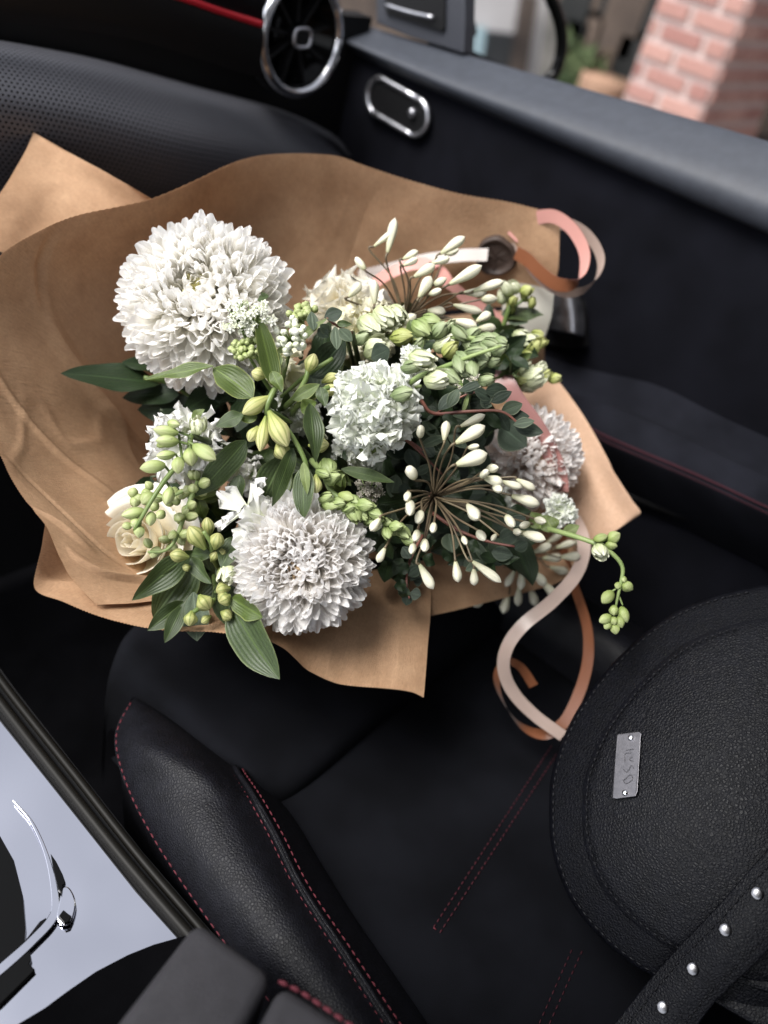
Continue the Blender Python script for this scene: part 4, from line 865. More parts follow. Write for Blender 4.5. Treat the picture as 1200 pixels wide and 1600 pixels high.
# ------------------------------------------------------------------ flowers
def chrysanthemum(label, c, R, face, set_, centre_mat, n=270, squash=1.0, maxth=118, seed=0, flat=.66):
    r = random.Random(seed); c = np.array(c); z = unit(face); x = unit(np.cross(DOWN, z)); y = np.cross(z, x)
    t = thing('chrysanthemum', label, 'flower', c, 'white chrysanthemums in the bouquet')
    part('receptacle', tube([c - z * R * .55, c - z * R * .3, c, c + z * R * .18], [R * .08, R * .34, R * .36, R * .1], 14, 12), set_, t)
    inn, out = MUM[set_]; mt = math.radians(maxth)
    inner = []
    for i in range(18, n):
        q = (i + .5) / n; th = math.acos(1 - q * (1 - math.cos(mt))); ph = i * 2.399963 + r.uniform(-.2, .2); th += r.uniform(-.07, .07)
        rad = R * (flat + (1 - flat) * math.sin(min(max(th, 0), math.pi / 2))) * r.uniform(.90, 1.05)
        if th < .5: rad *= .70 + .30 * max(th, 0) / .5
        e = x * math.cos(ph) + y * math.sin(ph) * squash; k = min(1, th / 1.3)
        thb = th * (.55 + .35 * k); dirn = e * math.sin(th) + z * math.cos(th); db = e * math.sin(thb) + z * math.cos(thb)
        b = c + db * rad * (.36 + .02 * k); tip = c + dirn * rad + np.array([r.uniform(-1, 1) for _ in range(3)]) * R * .03
        ax = unit(tip - b); ada = z * math.sin(th) - e * math.cos(th) + z * .15; L = np.linalg.norm(tip - b); W = R * (.115 + .058 * k) * r.uniform(.7, 1.25)
        pool = inn if (th < 1.0 and r.random() < .8) or r.random() < .25 else out; me = pool[r.randrange(len(pool))]
        m = frame(b, ax, ada + np.cross(dirn, ada) * r.uniform(-.45, .45)) @ Matrix.Diagonal((W, L * .8, L, 1))
        if n - i <= 300: inst('petal', me, m, t)
        else:
            A4 = np.array(m); vv_ = np.array([v_.co[:] for v_ in me.vertices]); inner.append((vv_ @ A4[:3, :3].T + A4[:3, 3], gridfaces(8, 6), [(j / 5, i_ / 7) for i_ in range(8) for j in range(6)]))
    if inner: part('inner_petals', merge(inner), set_, t, kind='stuff')
    gs = []
    for i in range(34):
        th = .30 * math.sqrt((i + .5) / 34); ph = i * 2.4; d = (x * math.cos(ph) + y * math.sin(ph)) * math.sin(th) + z * math.cos(th)
        gs.append(tube([c + d * R * .22, c + d * R * (.40 + .25 * th), c + jit(d, .15, r) * R * (.50 + .35 * th)], [R * .03, R * .042, R * .018], 5, 5))
    part('centre_florets', merge(gs), centre_mat, t)
    stem_to_bind(t, c - z * R * .5, -z); return t
chrysanthemum('largest white chrysanthemum, upper left, in front of the kraft paper', P(323, 478, .655), .067, D(.0, -.12, -1), 'white_petal', 'yellow_centre', 860, 1.0, 124, 3)
chrysanthemum('white chrysanthemum lower middle, hanging over the paper edge', P(472, 878, .60), .0505, D(-.03, .02, -1), 'cool_petal', 'tan_centre', 860, 1.0, 118, 5)
chrysanthemum('blurred white chrysanthemum on the right against the lit paper flap', P(828, 716, .75), .046, D(.25, .05, -1), 'blush_petal', 'tan_centre', 560, 1.0, 115, 8)

def frilly(name, label, group, c, R, face, mat, florets, per, seed, spread=70, psize=.42, stem=True):
    r = random.Random(seed); c = np.array(c); z = unit(face); x = unit(np.cross(DOWN, z)); y = np.cross(z, x)
    t = thing(name, label, 'flower', c, group)
    part('core', tube([c - z * R * .5, c - z * R * .1, c + z * R * .2], [R * .12, R * .42, R * .1], 10, 8), 'white_green_bud', t)
    for i in range(florets):
        q = (i + .5) / florets; th = math.radians(spread) * math.sqrt(q) if spread < 80 else math.acos(1 - q * (1 - math.cos(math.radians(spread)))); ph = i * 2.4 + r.uniform(-.3, .3)
        d = (x * math.cos(ph) + y * math.sin(ph)) * math.sin(th) + z * math.cos(th); fc = c + d * R * r.uniform(.42, .58); fd = jit(d, .28, r)
        fx = unit(np.cross(fd, (0.3, .5, .8))); fy = np.cross(fd, fx)
        for j in range(per):
            a = 2.4 * j + r.uniform(-.3, .3); tt = math.radians(12 + 68 * math.sqrt((j + .5) / per)) + r.uniform(-.1, .1); e = fx * math.cos(a) + fy * math.sin(a)
            dd = e * math.sin(tt) + fd * math.cos(tt); ad = -e * math.cos(tt) + fd * math.sin(tt); L = R * psize * r.uniform(.85, 1.2)
            inst('petal', FRILL[mat][r.randrange(7)], frame(fc - fd * R * .1, dd, jit(ad, .3, r)) @ Matrix.Diagonal((L * r.uniform(.8, 1.15), L, L, 1)), t)
    if stem: stem_to_bind(t, c - z * R * .4, -z, .0024)
    return t
GF = 'frilly white blooms in the bouquet'
frilly('stock_flower', 'frilly double white stock bloom in the middle of the bouquet', GF, P(588, 640, .60), .0405, D(.0, .05, -1), 'frilly_petal', 14, 12, 21, 96, .50)
frilly('delphinium_bloom', 'ruffled white bloom behind green buds on the left side', GF, P(297, 700, .625), .034, D(-.05, -.05, -1), 'delphinium_petal', 8, 7, 23, 85, .62)
frilly('stock_flower', 'small ruffled white bloom half hidden left of the lower chrysanthemum', GF, P(388, 735, .66), .020, D(-.1, .1, -1), 'delphinium_petal', 4, 6, 25, 80, .7)
frilly('stock_flower', 'white frilly bloom tucked between the green buds and the central bloom', GF, P(462, 640, .67), .026, D(.1, 0, -1), 'frilly_petal', 7, 7, 27, 85, .6)
frilly('stock_flower', 'white ruffled bloom showing just under the central frilly bloom', GF, P(548, 708, .655), .020, D(0, .2, -1), 'frilly_petal', 5, 8, 28, 80, .6)
frilly('delphinium_bloom', 'little white bloom at the right end where the drooping spike begins', GF, P(873, 798, .70), .0165, D(.2, -.2, -1), 'frilly_petal', 4, 8, 29, 70, .75)
frilly('stock_flower', 'white blurred bloom behind the agapanthus, left of the right chrysanthemum', GF, P(765, 790, .73), .024, D(.2, 0, -1), 'frilly_petal', 6, 8, 30, 85, .6)
frilly('lisianthus_flower', 'cream blurred bloom in the upper middle under the open agapanthus', GF, P(575, 520, .70), .030, D(.1, -.2, -1), 'cream_petal', 7, 7, 31, 85, .65)
frilly('stock_flower', 'white bud bloom opening above the central frilly bloom', GF, P(650, 566, .62), .015, D(0, -.3, -1), 'frilly_petal', 4, 7, 33, 80, .7)
frilly('lisianthus_flower', 'pale green and white bloom beside the upright leaf, above the buds', GF, P(442, 572, .645), .020, D(.1, .2, -1), 'cream_petal', 4, 6, 34, 80, .75)
frilly('snapdragon_bloom', 'pale ruffled snapdragon bloom opening under the upper agapanthus stalks', GF, P(612, 500, .655), .014, D(.1, -.2, -1), 'cream_petal', 4, 6, 37, 75, .75)
# the loose large petal over the lower chrysanthemum
frilly('tulip_flower', 'open white flower with broad petals over the lower chrysanthemum top', GF, P(408, 805, .60), .024, D(-.4, -.4, -1), 'delphinium_petal', 2, 4, 36, 60, .95)

def rose(label, c, R, face, seed, mats=('rose_petal', 'rose_heart')):
    r = random.Random(seed); c = np.array(c); z = unit(face); x = unit(np.cross(DOWN, z)); y = np.cross(z, x)
    t = thing('rose', label, 'rose', c, 'cream roses in the bouquet')
    lay = [(.12, .92, 3, .04), (.25, .92, 3, .12), (.40, .88, 3, .25), (.60, .78, 3, .5), (.84, .62, 4, .9), (1.06, .42, 4, 1.3)]
    for li, (rr, hh, n, op_) in enumerate(lay):
        for k in range(n):
            a0 = k * 2 * math.pi / n + li * .7 + r.uniform(-.2, .2); span = 2 * math.pi / n * .70; V, UV = [], []; tw = r.uniform(-.06, .06)
            for i in range(9):
                v = i / 8
                for j in range(13):
                    s = (j / 12 - .5) * 2; A_ = a0 + s * span; edge = 1 - .14 * abs(s) ** 3 - (.05 * math.cos(2.3 * s + k) if v > .6 else 0)
                    rad = R * (rr * (.30 + .70 * math.sin(min(1, v * 1.15) * math.pi / 2) ** .8) + op_ * .16 * max(0, v - .72) ** 1.2 * 3) + R * (.03 * s + .02 * math.sin(5 * s + k) * v)
                    h = R * (hh * v * edge - .30 * op_ * max(0, v - .8) * 2.0 - .25)
                    V.append(c + (x * math.cos(A_) + y * math.sin(A_)) * rad + z * (h + tw * R * s)); UV.append((j / 12, v))
            part('petal', (np.array(V), gridfaces(9, 13), np.array(UV)), mats[1] if li < 3 else mats[0], t, solid=.0003)
    stem_to_bind(t, c - z * R * .3, -z)
rose('cream rose at the lower left, resting against the kraft paper', P(226, 850, .655), .041, D(-.25, -.15, -1), 2)
FRILL['rose_petal'] = petal_set('rose_petal', 7, lambda i: dict(tipw=1.4, maxw=.8, cup=RNG.uniform(.5, .9), curl=RNG.uniform(.1, .45), ruffle=RNG.uniform(.04, .09), rf=RNG.uniform(1.5, 2.4), notch=.2, nl=7, nw=10, basew=.35))
frilly('rose', 'blurred cream rose in the upper middle, behind the green buds', 'cream roses in the bouquet', P(545, 494, .74), .036, D(-.1, -.1, -1), 'rose_petal', 6, 8, 39, 60, .72)

def agapanthus(label, c, d, L, buds, seed, bias=(0, 0), LB=.0245, focus=None):
    """buds: (base x, base y, tip x, tip y, width px, side) side +1 towards the lens"""
    r = random.Random(seed); C0 = P(c[0], c[1], d)
    t = thing('agapanthus', label, 'flower', C0, 'agapanthus heads with white buds'); px = d / FPX
    for (bx, by, tx, ty, w_, s) in buds:
        rr = math.hypot(bx - c[0], by - c[1]) * px; dz = math.sqrt(max(L * L - rr * rr, 0)) * s
        db = d - dz; ln = math.hypot(tx - bx, ty - by) * px; lb = max(LB, ln) if w_ > 20 else max(ln, .013); dt = db - math.sqrt(max(lb * lb - ln * ln, 0)) * (1 if s >= 0 else -.4)
        a = P(bx, by, db); b = P(tx, ty, dt); W = w_ * px * r.uniform(.66, .86)
        stub = math.hypot(tx - bx, ty - by) < 26
        me = BUD['agapanthus_stub'][r.randrange(2)] if (stub and w_ < 24) else BUD['agapanthus_bud'][r.randrange(3)]
        inst('bud', me, between(a, b, W, jit(TOCAM, .8, r)), t)
        mid = C0 + (a - C0) * .55 + jit((0, 0, 1e-5), 1, r) * L * .06 - DOWN * L * .03
        part('flower_stalk', tube([C0 + (a - C0) * .02, mid, a + (a - b) * .15, a + (b - a) * .05], [.0010, .00075, .0008, .0011], 6, 14), 'brown_green_stem', t)
    part('umbel_node', tube([C0 - TOCAM * .010, C0, C0 + TOCAM * .003], [.003, .0045, .002], 8, 6), 'red_stem', t)
    stem_to_bind(t, C0 - TOCAM * .006, -TOCAM, .0035)
def z4(*q): return [(a / 2.222 + 480, b / 2.222 + 620) for a, b in q]
raw = [(528, 105, 618, 62, 40), (513, 163, 618, 100, 50), (515, 237, 625, 198, 56), (475, 155, 483, 82, 36), (374, 284, 350, 242, 40), (612, 282, 680, 296, 44), (722, 284, 792, 322, 40), (705, 342, 808, 374, 44), (556, 374, 592, 424, 46), (690, 412, 718, 452, 40), (735, 468, 826, 496, 48), (592, 466, 616, 500, 36), (540, 486, 552, 512, 28), (514, 566, 524, 645, 42), (568, 568, 676, 642, 42), (578, 594, 582, 656, 40), (388, 578, 438, 668, 44), (272, 522, 244, 575, 36), (256, 418, 220, 466, 40), (352, 332, 344, 362, 32), (358, 362, 358, 410, 46), (396, 398, 384, 438, 38), (384, 466, 374, 500, 34), (408, 496, 408, 536, 36), (370, 512, 362, 544, 34), (624, 252, 664, 244, 36), (604, 278, 628, 256, 34), (672, 292, 745, 318, 40), (718, 466, 742, 474, 36), (790, 424, 830, 436, 36), (392, 140, 395, 100, 32), (648, 310, 676, 326, 36), (440, 440, 436, 470, 30), (770, 440, 740, 450, 34), (655, 478, 640, 500, 26), (560, 178, 596, 170, 30)]
bl = []
for q in raw:
    (a, b), (c_, d_) = z4((q[0], q[1]), (q[2], q[3])); bl.append((a, b, c_, d_, q[4] / 2.222, 1))
agapanthus('white agapanthus head with spread stalks facing the lens, right of centre', (678, 776), .625, .064, bl, 41)
def z2(x, y): return x / 2.4 + 450, y / 2.4 + 320
raw = [(318, 160, 400, 93, 36), (372, 185, 402, 48, 44), (290, 245, 252, 196, 36), (226, 348, 276, 294, 46), (325, 376, 320, 282, 48), (428, 206, 488, 172, 34), (430, 230, 488, 202, 36), (570, 186, 664, 118, 46), (535, 222, 606, 198, 38), (470, 272, 552, 224, 42), (490, 350, 536, 268, 48), (545, 302, 596, 276, 38), (602, 300, 728, 232, 48), (530, 336, 576, 318, 32), (655, 330, 745, 328, 40), (690, 326, 810, 286, 46), (725, 356, 786, 352, 40), (615, 374, 728, 404, 46), (704, 440, 762, 404, 42), (614, 432, 706, 452, 50), (708, 464, 780, 462, 40), (520, 396, 592, 402, 44), (408, 462, 480, 410, 48), (596, 186, 640, 166, 32)]
bl = []
for q in raw:
    (a, b), (c_, d_) = z2(q[0], q[1]), z2(q[2], q[3]); bl.append((a, b, c_, d_, q[4] / 2.4, RNG.choice((.5, .7, .9))))
agapanthus('white agapanthus head fanning upward before the paper and wax seal', (632, 500), .715, .078, bl, 43)
bl = []
for (x, y) in ((770, 925), (790, 942), (752, 936), (815, 905), (842, 902), (862, 872), (832, 930), (882, 852), (904, 846), (872, 890), (856, 918), (798, 902), (776, 900), (820, 868), (846, 858), (762, 906), (740, 925), (890, 870), (810, 930), (865, 842)):
    a = math.atan2(y - 872, x - 815); bl.append((x - 15 * math.cos(a), y - 15 * math.sin(a), x + 17 * math.cos(a), y + 17 * math.sin(a), 17, RNG.choice((.2, .5, .8))))
agapanthus('blurred agapanthus head low on the right, behind the nude ribbon', (812, 868), .79, .066, bl, 45)

# ------------------------------------------------------------------ budded stems and leaves
def pts3(q): return [P(*x) for x in q]
def spray(name, label, cat, group, stems, buds, leaves, seed, stemmat='green_stem', bind=True):
    """stems: lists of (x,y,d) + radius; buds: (bx,by,bd,tx,ty,td,width px,kind); leaves: (bx,by,bd,tx,ty,td,width px,mat,normal tilt)"""
    r = random.Random(seed); first = np.array(P(*stems[0][0][0])) if stems else np.array(P(*leaves[0][:3]))
    t = thing(name, label, cat, first, group)
    for q, rad in stems: part('stem', tube(pts3(q), rad, 7), stemmat, t)
    for (bx, by, bd, tx, ty, td, w_, kind) in buds:
        a, b = P(bx, by, bd), P(tx, ty, td); me = BUD[kind]; inst('bud', me[r.randrange(len(me))], between(a, b, w_ * bd / FPX, jit(TOCAM, .7, r)), t)
    for q in leaves:
        bx, by, bd, tx, ty, td, w_, m = q[:8]; nrm = q[8] if len(q) > 8 else (0, 0)
        a, b = P(bx, by, bd), P(tx, ty, td); inst('leaf', LEAF[m][r.randrange(len(LEAF[m]))], between(a, b, w_ * bd / FPX * 1.12, D(nrm[0], nrm[1], -1), None) @ Matrix.Diagonal((1, 1, 1, 1)), t)
    if bind and stems: part('stem', tube([first, first * .6 + BIND * .4 , BIND], .0022, 6, 10), 'dark_stem', t)
    return t
def z5(x, y): return x / 4 + 380, y / 4 + 560
def zz(f, *q): return [f(*a) for a in q]
GA = 'alstroemeria stems with striped buds'
def bb(f, lst, d, kind, px):
    out = []
    for q in lst:
        (a, b), (c_, d_) = f(q[0], q[1]), f(q[2], q[3]); dd = d + (q[5] if len(q) > 5 else 0); out.append((a, b, dd, c_, d_, dd - (q[6] if len(q) > 6 else .004), q[4] / px, q[7] if len(q) > 7 else kind))
    return out
d0 = .585
spray('alstroemeria_stem', 'alstroemeria stem with fat striped buds and folded leaves at the centre', 'flower', GA,
      [([(445, 700, .64), (428, 665, .60), (417, 640, d0), (424, 618, d0), (436, 595, .59), (432, 575, .595)], [.0026, .0024, .0022, .002]), ([(470, 745, .62), (480, 735, .59), (470, 705, .585), (445, 665, .585), (417, 640, d0)], [.0016, .0018, .0016]), ([(455, 660, .61), (420, 640, d0)], .0014)],
      bb(z5, [(175, 235, -5, 345, 100), (160, 330, 272, 555, 130, -.006), (140, 360, 105, 580, 84), (92, 425, 36, 520, 80), (215, 520, 260, 628, 104, .004), (455, 725, 452, 845, 82, -.004), (150, 115, 50, 85, 84, 0, .004), (200, 90, 225, -30, 110, .01, .004, 'white_green_bud')], d0, 'alstroemeria_bud', 4),
      [(430, 606, .585, 402, 490, .575, 30, 'fresh_leaf', (.5, .1)), (395, 622, .59, 332, 568, .60, 44, 'fresh_leaf', (.2, -.5)), (334, 572, .60, 225, 592, .60, 22, 'fresh_leaf', (0, -.7)), (380, 648, .58, 336, 664, .575, 22, 'mid_leaf', (0, -.4)), (402, 652, .585, 368, 650, .58, 18, 'fresh_leaf'), (446, 708, .60, 400, 800, .61, 50, 'mid_leaf', (.5, .2)), (458, 700, .585, 426, 792, .58, 26, 'mid_leaf', (.4, 0)), (476, 728, .575, 472, 812, .57, 32, 'mid_leaf', (-.2, .1)), (474, 722, .572, 480, 772, .568, 14, 'pale_leaf'), (484, 630, .58, 494, 722, .572, 30, 'mid_leaf', (.5, 0)), (384, 688, .60, 307, 777, .595, 42, 'mid_leaf', (.3, .3)), (375, 742, .61, 362, 804, .60, 28, 'mid_leaf', (-.4, 0)), (425, 580, .58, 440, 612, .575, 18, 'fresh_leaf'), (436, 575, .585, 428, 545, .585, 16, 'fresh_leaf')], 51)
spray('alstroemeria_stem', 'alstroemeria stem with yellow green buds beside the central frilly bloom', 'flower', GA,
      [([(440, 640, .66), (460, 622, .61), (478, 592, .60), (480, 575, .60)], [.0026, .0022, .0016]), ([(455, 650, .66), (465, 635, .62), (500, 612, .60), (515, 605, .60)], [.0022, .0018]), ([(440, 620, .64), (480, 585, .61), (520, 560, .61)], .0016)],
      bb(z5, [(402, 92, 442, -30, 92), (320, 295, 470, 215, 70, .02), (470, 230, 590, 170, 76, .012), (490, 150, 598, 100, 70, .015), (408, 545, 540, 538, 92, .0), (440, 470, 520, 520, 70, .03, .0, 'white_green_bud'), (420, 320, 480, 390, 60, .0, .0, 'bright_bud')], .60, 'alstroemeria_bud', 4),
      [(458, 205 + 560 - 560 + 420, .60, 500, 600, .60, 20, 'fresh_leaf'), (487, 590, .62, 543, 528, .63, 42, 'dark_leaf', (.3, .2)), (430, 553, .61, 512, 497, .60, 16, 'pale_leaf', (0, .3)), (533, 733, .60, 617, 752, .60, 20, 'mid_leaf', (0, -.5)), (500, 605, .59, 508, 635, .585, 18, 'mid_leaf'), (470, 640, .60, 496, 628, .59, 22, 'fresh_leaf')], 52)
def z3(x, y): return x / 2.667 + 150, y / 2.667 + 600
spray('alstroemeria_stem', 'alstroemeria stem with brown green buds and drooping leaves, lower left', 'flower', GA,
      [([(345, 890, .64), (325, 860, .60), (312, 840, .585)], [.0026, .002]), ([(335, 900, .64), (336, 935, .60), (312, 950, .585), (298, 960, .58)], [.0022, .0016]), ([(335, 925, .60), (350, 925, .585), (356, 945, .58)], .0014), ([(330, 870, .60), (330, 850, .585), (318, 830, .58)], .0016)],
      bb(z3, [(455, 690, 388, 592, 74), (495, 690, 510, 622, 62), (470, 640, 468, 555, 54, .01), (388, 722, 308, 706, 58, -.005), (395, 760, 362, 770, 36), (430, 880, 470, 940, 74, -.006), (560, 880, 515, 912, 66, -.004), (560, 850, 498, 862, 60, .004), (520, 950, 568, 972, 54), (400, 945, 388, 1008, 60, -.004), (480, 965, 438, 995, 36), (560, 755, 530, 832, 76, .01, .01, 'white_green_bud'), (500, 720, 540, 700, 44, .01), (480, 740, 500, 700, 40, .01)], .585, 'dark_alstroemeria_bud', 2.667),
      [(302, 860, .60, 205, 937, .585, 38, 'mid_leaf', (.2, .5)), (302, 880, .605, 240, 968, .60, 58, 'mid_leaf', (.4, .2)), (287, 940, .585, 231, 986, .575, 30, 'mid_leaf', (-.1, .5)), (284, 948, .58, 258, 1004, .57, 24, 'mid_leaf', (.3, 0)), (302, 925, .60, 308, 1002, .595, 40, 'grey_leaf', (.2, .1)), (362, 945, .59, 428, 1062, .56, 66, 'mid_leaf', (-.25, .25)), (362, 935, .582, 413, 964, .57, 34, 'fresh_leaf', (0, .3)), (371, 840, .60, 345, 886, .585, 34, 'mid_leaf', (-.3, 0)), (298, 872, .59, 329, 912, .58, 24, 'mid_leaf', (0, .3)), (340, 912, .60, 380, 990, .60, 44, 'mid_leaf', (.3, .1)), (300, 865, .60, 330, 868, .59, 24, 'mid_leaf')], 53)
GD = 'delphinium spikes with green buds'
spray('delphinium_spike', 'delphinium spike with light green buds over the ruffled white bloom', 'flower', GD,
      [([z3(395, 215) + (.585,), z3(385, 290) + (.583,), z3(330, 350) + (.58,), z3(285, 405) + (.575,), z3(235, 480) + (.57,), z3(180, 575) + (.57,), z3(160, 610) + (.572,)], [.0022, .0018, .0012]), ([z3(395, 215) + (.585,), z3(410, 200) + (.586,), z3(430, 210) + (.59,)], .0012), ([z3(360, 320) + (.58,), z3(345, 210) + (.58,)], .001)] + [([z3(a, b) + (.58,), z3(c_, d_) + (.578,)], .0009) for a, b, c_, d_ in ((385, 215, 345, 200), (380, 250, 345, 240), (350, 320, 330, 290), (310, 370, 285, 340), (270, 420, 240, 460), (290, 400, 310, 440), (385, 240, 410, 255))],
      bb(z3, [(345, 205, 238, 188, 48), (345, 240, 248, 235, 52), (330, 290, 252, 306, 40), (290, 338, 182, 352, 56), (345, 305, 338, 372, 54, -.004), (405, 255, 502, 318, 62, -.004), (425, 210, 425, 140, 72, 0, .006, 'white_green_bud'), (238, 455, 190, 500, 56), (312, 430, 290, 505, 50), (205, 528, 105, 548, 50), (232, 532, 225, 592, 44), (188, 570, 145, 592, 44), (182, 590, 178, 640, 46), (150, 588, 108, 598, 36), (300, 160, 350, 175, 40), (255, 260, 320, 225, 40), (385, 270, 400, 340, 60, .006), (160, 560, 165, 600, 40)], .575, 'delphinium_bud', 2.667), [(300, 655, .58, 318, 640, .575, 14, 'pale_leaf')], 54)
sp2 = []
rr_ = random.Random(5)
for i in range(26):
    t_ = i / 25; X = np.interp(t_, [0, .4, .75, 1], [430, 375, 330, 215]); Y = np.interp(t_, [0, .4, .75, 1], [400, 520, 650, 700]); a = rr_.uniform(0, 6.28); L = rr_.uniform(50, 70)
    sp2.append((X + 12 * math.cos(a), Y + 10 * math.sin(a), X + L * math.cos(a), Y + L * .8 * math.sin(a), rr_.uniform(34, 48), rr_.uniform(-.006, .012)))
for (X, Y) in ((175, 455), (200, 470), (165, 470), (210, 435), (235, 440), (260, 520), (280, 480), (330, 430), (365, 440), (285, 530), (310, 510), (340, 505), (250, 550)):
    a = rr_.uniform(1.5, 4.5); sp2.append((X, Y, X + 44 * math.cos(a), Y + 44 * math.sin(a), rr_.uniform(34, 46), .012))
spray('delphinium_spike', 'delphinium spike of small dense green buds above the cream rose', 'flower', GD,
      [([z3(470, 330) + (.63,), z3(420, 420) + (.605,), z3(372, 540) + (.598,), z3(330, 650) + (.595,), z3(285, 695) + (.592,), z3(215, 700) + (.59,)], [.0022, .0016, .0009]), ([z3(420, 420) + (.605,), z3(300, 470) + (.60,), z3(190, 455) + (.60,)], .0012)],
      bb(z3, sp2, .598, 'delphinium_bud', 2.667), [], 55, 'pale_stem')
def z6(x, y): return x / 2.4 + 700, y / 2.4 + 600
spray('delphinium_spike', 'thin delphinium tip drooping past the right paper flap above the bag', 'flower', GD,
      [([z6(330, 535) + (.68,), z6(380, 545) + (.66,), z6(470, 570) + (.645,), z6(560, 602) + (.635,), z6(620, 640) + (.63,), z6(655, 690) + (.63,), z6(645, 760) + (.63,), z6(632, 820) + (.632,), z6(622, 880) + (.635,)], [.0024, .002, .0016, .0008])] + [([z6(a, b) + (.632,), z6(c_, d_) + (.632,)], .0007) for a, b, c_, d_ in ((652, 720, 665, 750), (645, 760, 610, 780), (640, 790, 655, 830), (560, 602, 600, 580))],
      bb(z6, [(600, 590, 645, 560, 46), (545, 585, 600, 572, 36), (560, 600, 580, 655, 56, -.004, .008, 'white_green_bud'), (590, 600, 635, 610, 34), (655, 745, 690, 775, 44), (618, 778, 578, 822, 46), (622, 830, 622, 868, 36), (648, 835, 672, 895, 42), (612, 870, 570, 895, 40), (620, 872, 622, 905, 32), (640, 870, 652, 915, 36), (608, 895, 588, 918, 30), (624, 900, 628, 938, 36), (655, 720, 662, 745, 24), (640, 745, 634, 768, 26)], .632, 'bright_bud', 2.4),
      [(865, 830, .66, 850, 805, .66, 26, 'pale_leaf'), (880, 835, .655, 905, 822, .65, 18, 'pale_leaf'), (845, 825, .67, 830, 800, .67, 24, 'white_green' and 'pale_leaf'), (930, 850, .635, 945, 868, .63, 14, 'pale_leaf')], 56, 'pale_stem')
GS = 'snapdragon spikes of rounded green buds'
def rb(f, lst, d, kind, px, ax=(1, .4)):
    out = []; r = random.Random(len(lst))
    for q in lst:
        x, y, rad = q[:3]; a = math.atan2(ax[1], ax[0]) + r.uniform(-.9, .9); k = q[3] if len(q) > 3 else kind
        (a1, b1), (c1, d1) = f(x - rad * .95 * math.cos(a), y - rad * .95 * math.sin(a)), f(x + rad * 1.0 * math.cos(a), y + rad * 1.0 * math.sin(a)); dd = d + r.uniform(-.006, .006)
        out.append((a1, b1, dd + .004, c1, d1, dd - .006, rad * (1.3 if k == 'grey_green_bud' else 1.55) * r.uniform(.8, 1.1) / px, k))
    return out
spray('snapdragon_spike', 'snapdragon spike of overlapping green buds above the lower chrysanthemum', 'flower', GS,
      [([z5(430, 640) + (.62,), z5(500, 720) + (.60,), z5(560, 840) + (.596,), z5(700, 920) + (.592,), z5(850, 990) + (.59,), z5(1030, 1120) + (.59,)], [.0026, .002, .001])],
      rb(z5, [(530, 690, 70), (560, 745, 62), (500, 720, 50), (545, 915, 62), (520, 870, 48), (640, 865, 46, 'bright_bud'), (600, 905, 46), (690, 890, 50), (690, 965, 66), (720, 920, 50), (765, 915, 58), (745, 970, 56), (825, 970, 56), (800, 1020, 52), (660, 940, 50), (895, 1025, 38), (850, 1010, 40), (925, 1070, 58), (960, 1050, 46), (1000, 1090, 60), (1035, 1135, 46), (900, 1095, 40), (830, 1045, 46, 'white_green_bud')], .588, 'snapdragon_bud', 4), [(560, 700, .60, 600, 690, .59, 26, 'pale_leaf')], 57, 'pale_stem')
spray('snapdragon_spike', 'snapdragon spike of blurred grey green buds reaching over the central bloom', 'flower', GS,
      [([z2(430, 690) + (.60,), z2(500, 640) + (.575,), z2(580, 610) + (.56,), z2(680, 570) + (.548,), z2(800, 530) + (.54,)], [.0022, .0018, .001]), ([z2(425, 700) + (.60,), z2(500, 680) + (.59,)], .0012)],
      rb(z2, [(468, 605, 46), (430, 710, 48), (500, 580, 50, 'white_green_bud'), (560, 655, 52, 'white_green_bud'), (610, 645, 46), (640, 600, 40), (660, 580, 42), (650, 625, 36), (700, 550, 42), (690, 615, 38), (725, 570, 36), (742, 545, 36), (745, 655, 34), (770, 590, 32), (790, 545, 34), (760, 520, 34), (720, 600, 34), (800, 510, 26)], .555, 'grey_green_bud', 2.4), [], 58, 'pale_stem')
spray('snapdragon_spike', 'snapdragon spike with pale green curled buds under the upper agapanthus', 'flower', GS,
      [([z2(220, 500) + (.67,), z2(330, 500) + (.655,), z2(450, 495) + (.65,), z2(560, 495) + (.645,), z2(680, 500) + (.64,), z2(820, 520) + (.64,)], [.003, .0026, .0016])],
      rb(z2, [(310, 455, 52, 'white_green_bud'), (365, 425, 50, 'white_green_bud'), (410, 410, 40, 'white_green_bud'), (330, 540, 52, 'white_green_bud'), (280, 500, 34), (428, 497, 48, 'lime_bud'), (500, 465, 46, 'snapdragon_bud'), (535, 440, 44, 'snapdragon_bud'), (480, 530, 44), (570, 470, 44), (590, 520, 50, 'white_green_bud'), (610, 545, 38, 'lime_bud'), (640, 480, 44), (600, 465, 40), (690, 490, 42), (720, 520, 44), (745, 500, 40), (780, 510, 36), (680, 530, 36), (800, 540, 30)], .645, 'grey_green_bud', 2.4, (1, 0)), [(450, 500, .65, 540, 545, .645, 26, 'fresh_leaf') and (640, 500, .645, 660, 545, .64, 22, 'fresh_leaf'), (580, 560, .62, 610, 545, .61, 32, 'dark_grey_leaf')], 59, 'pale_stem')
GFZ = 'freesia sprays with lime buds'
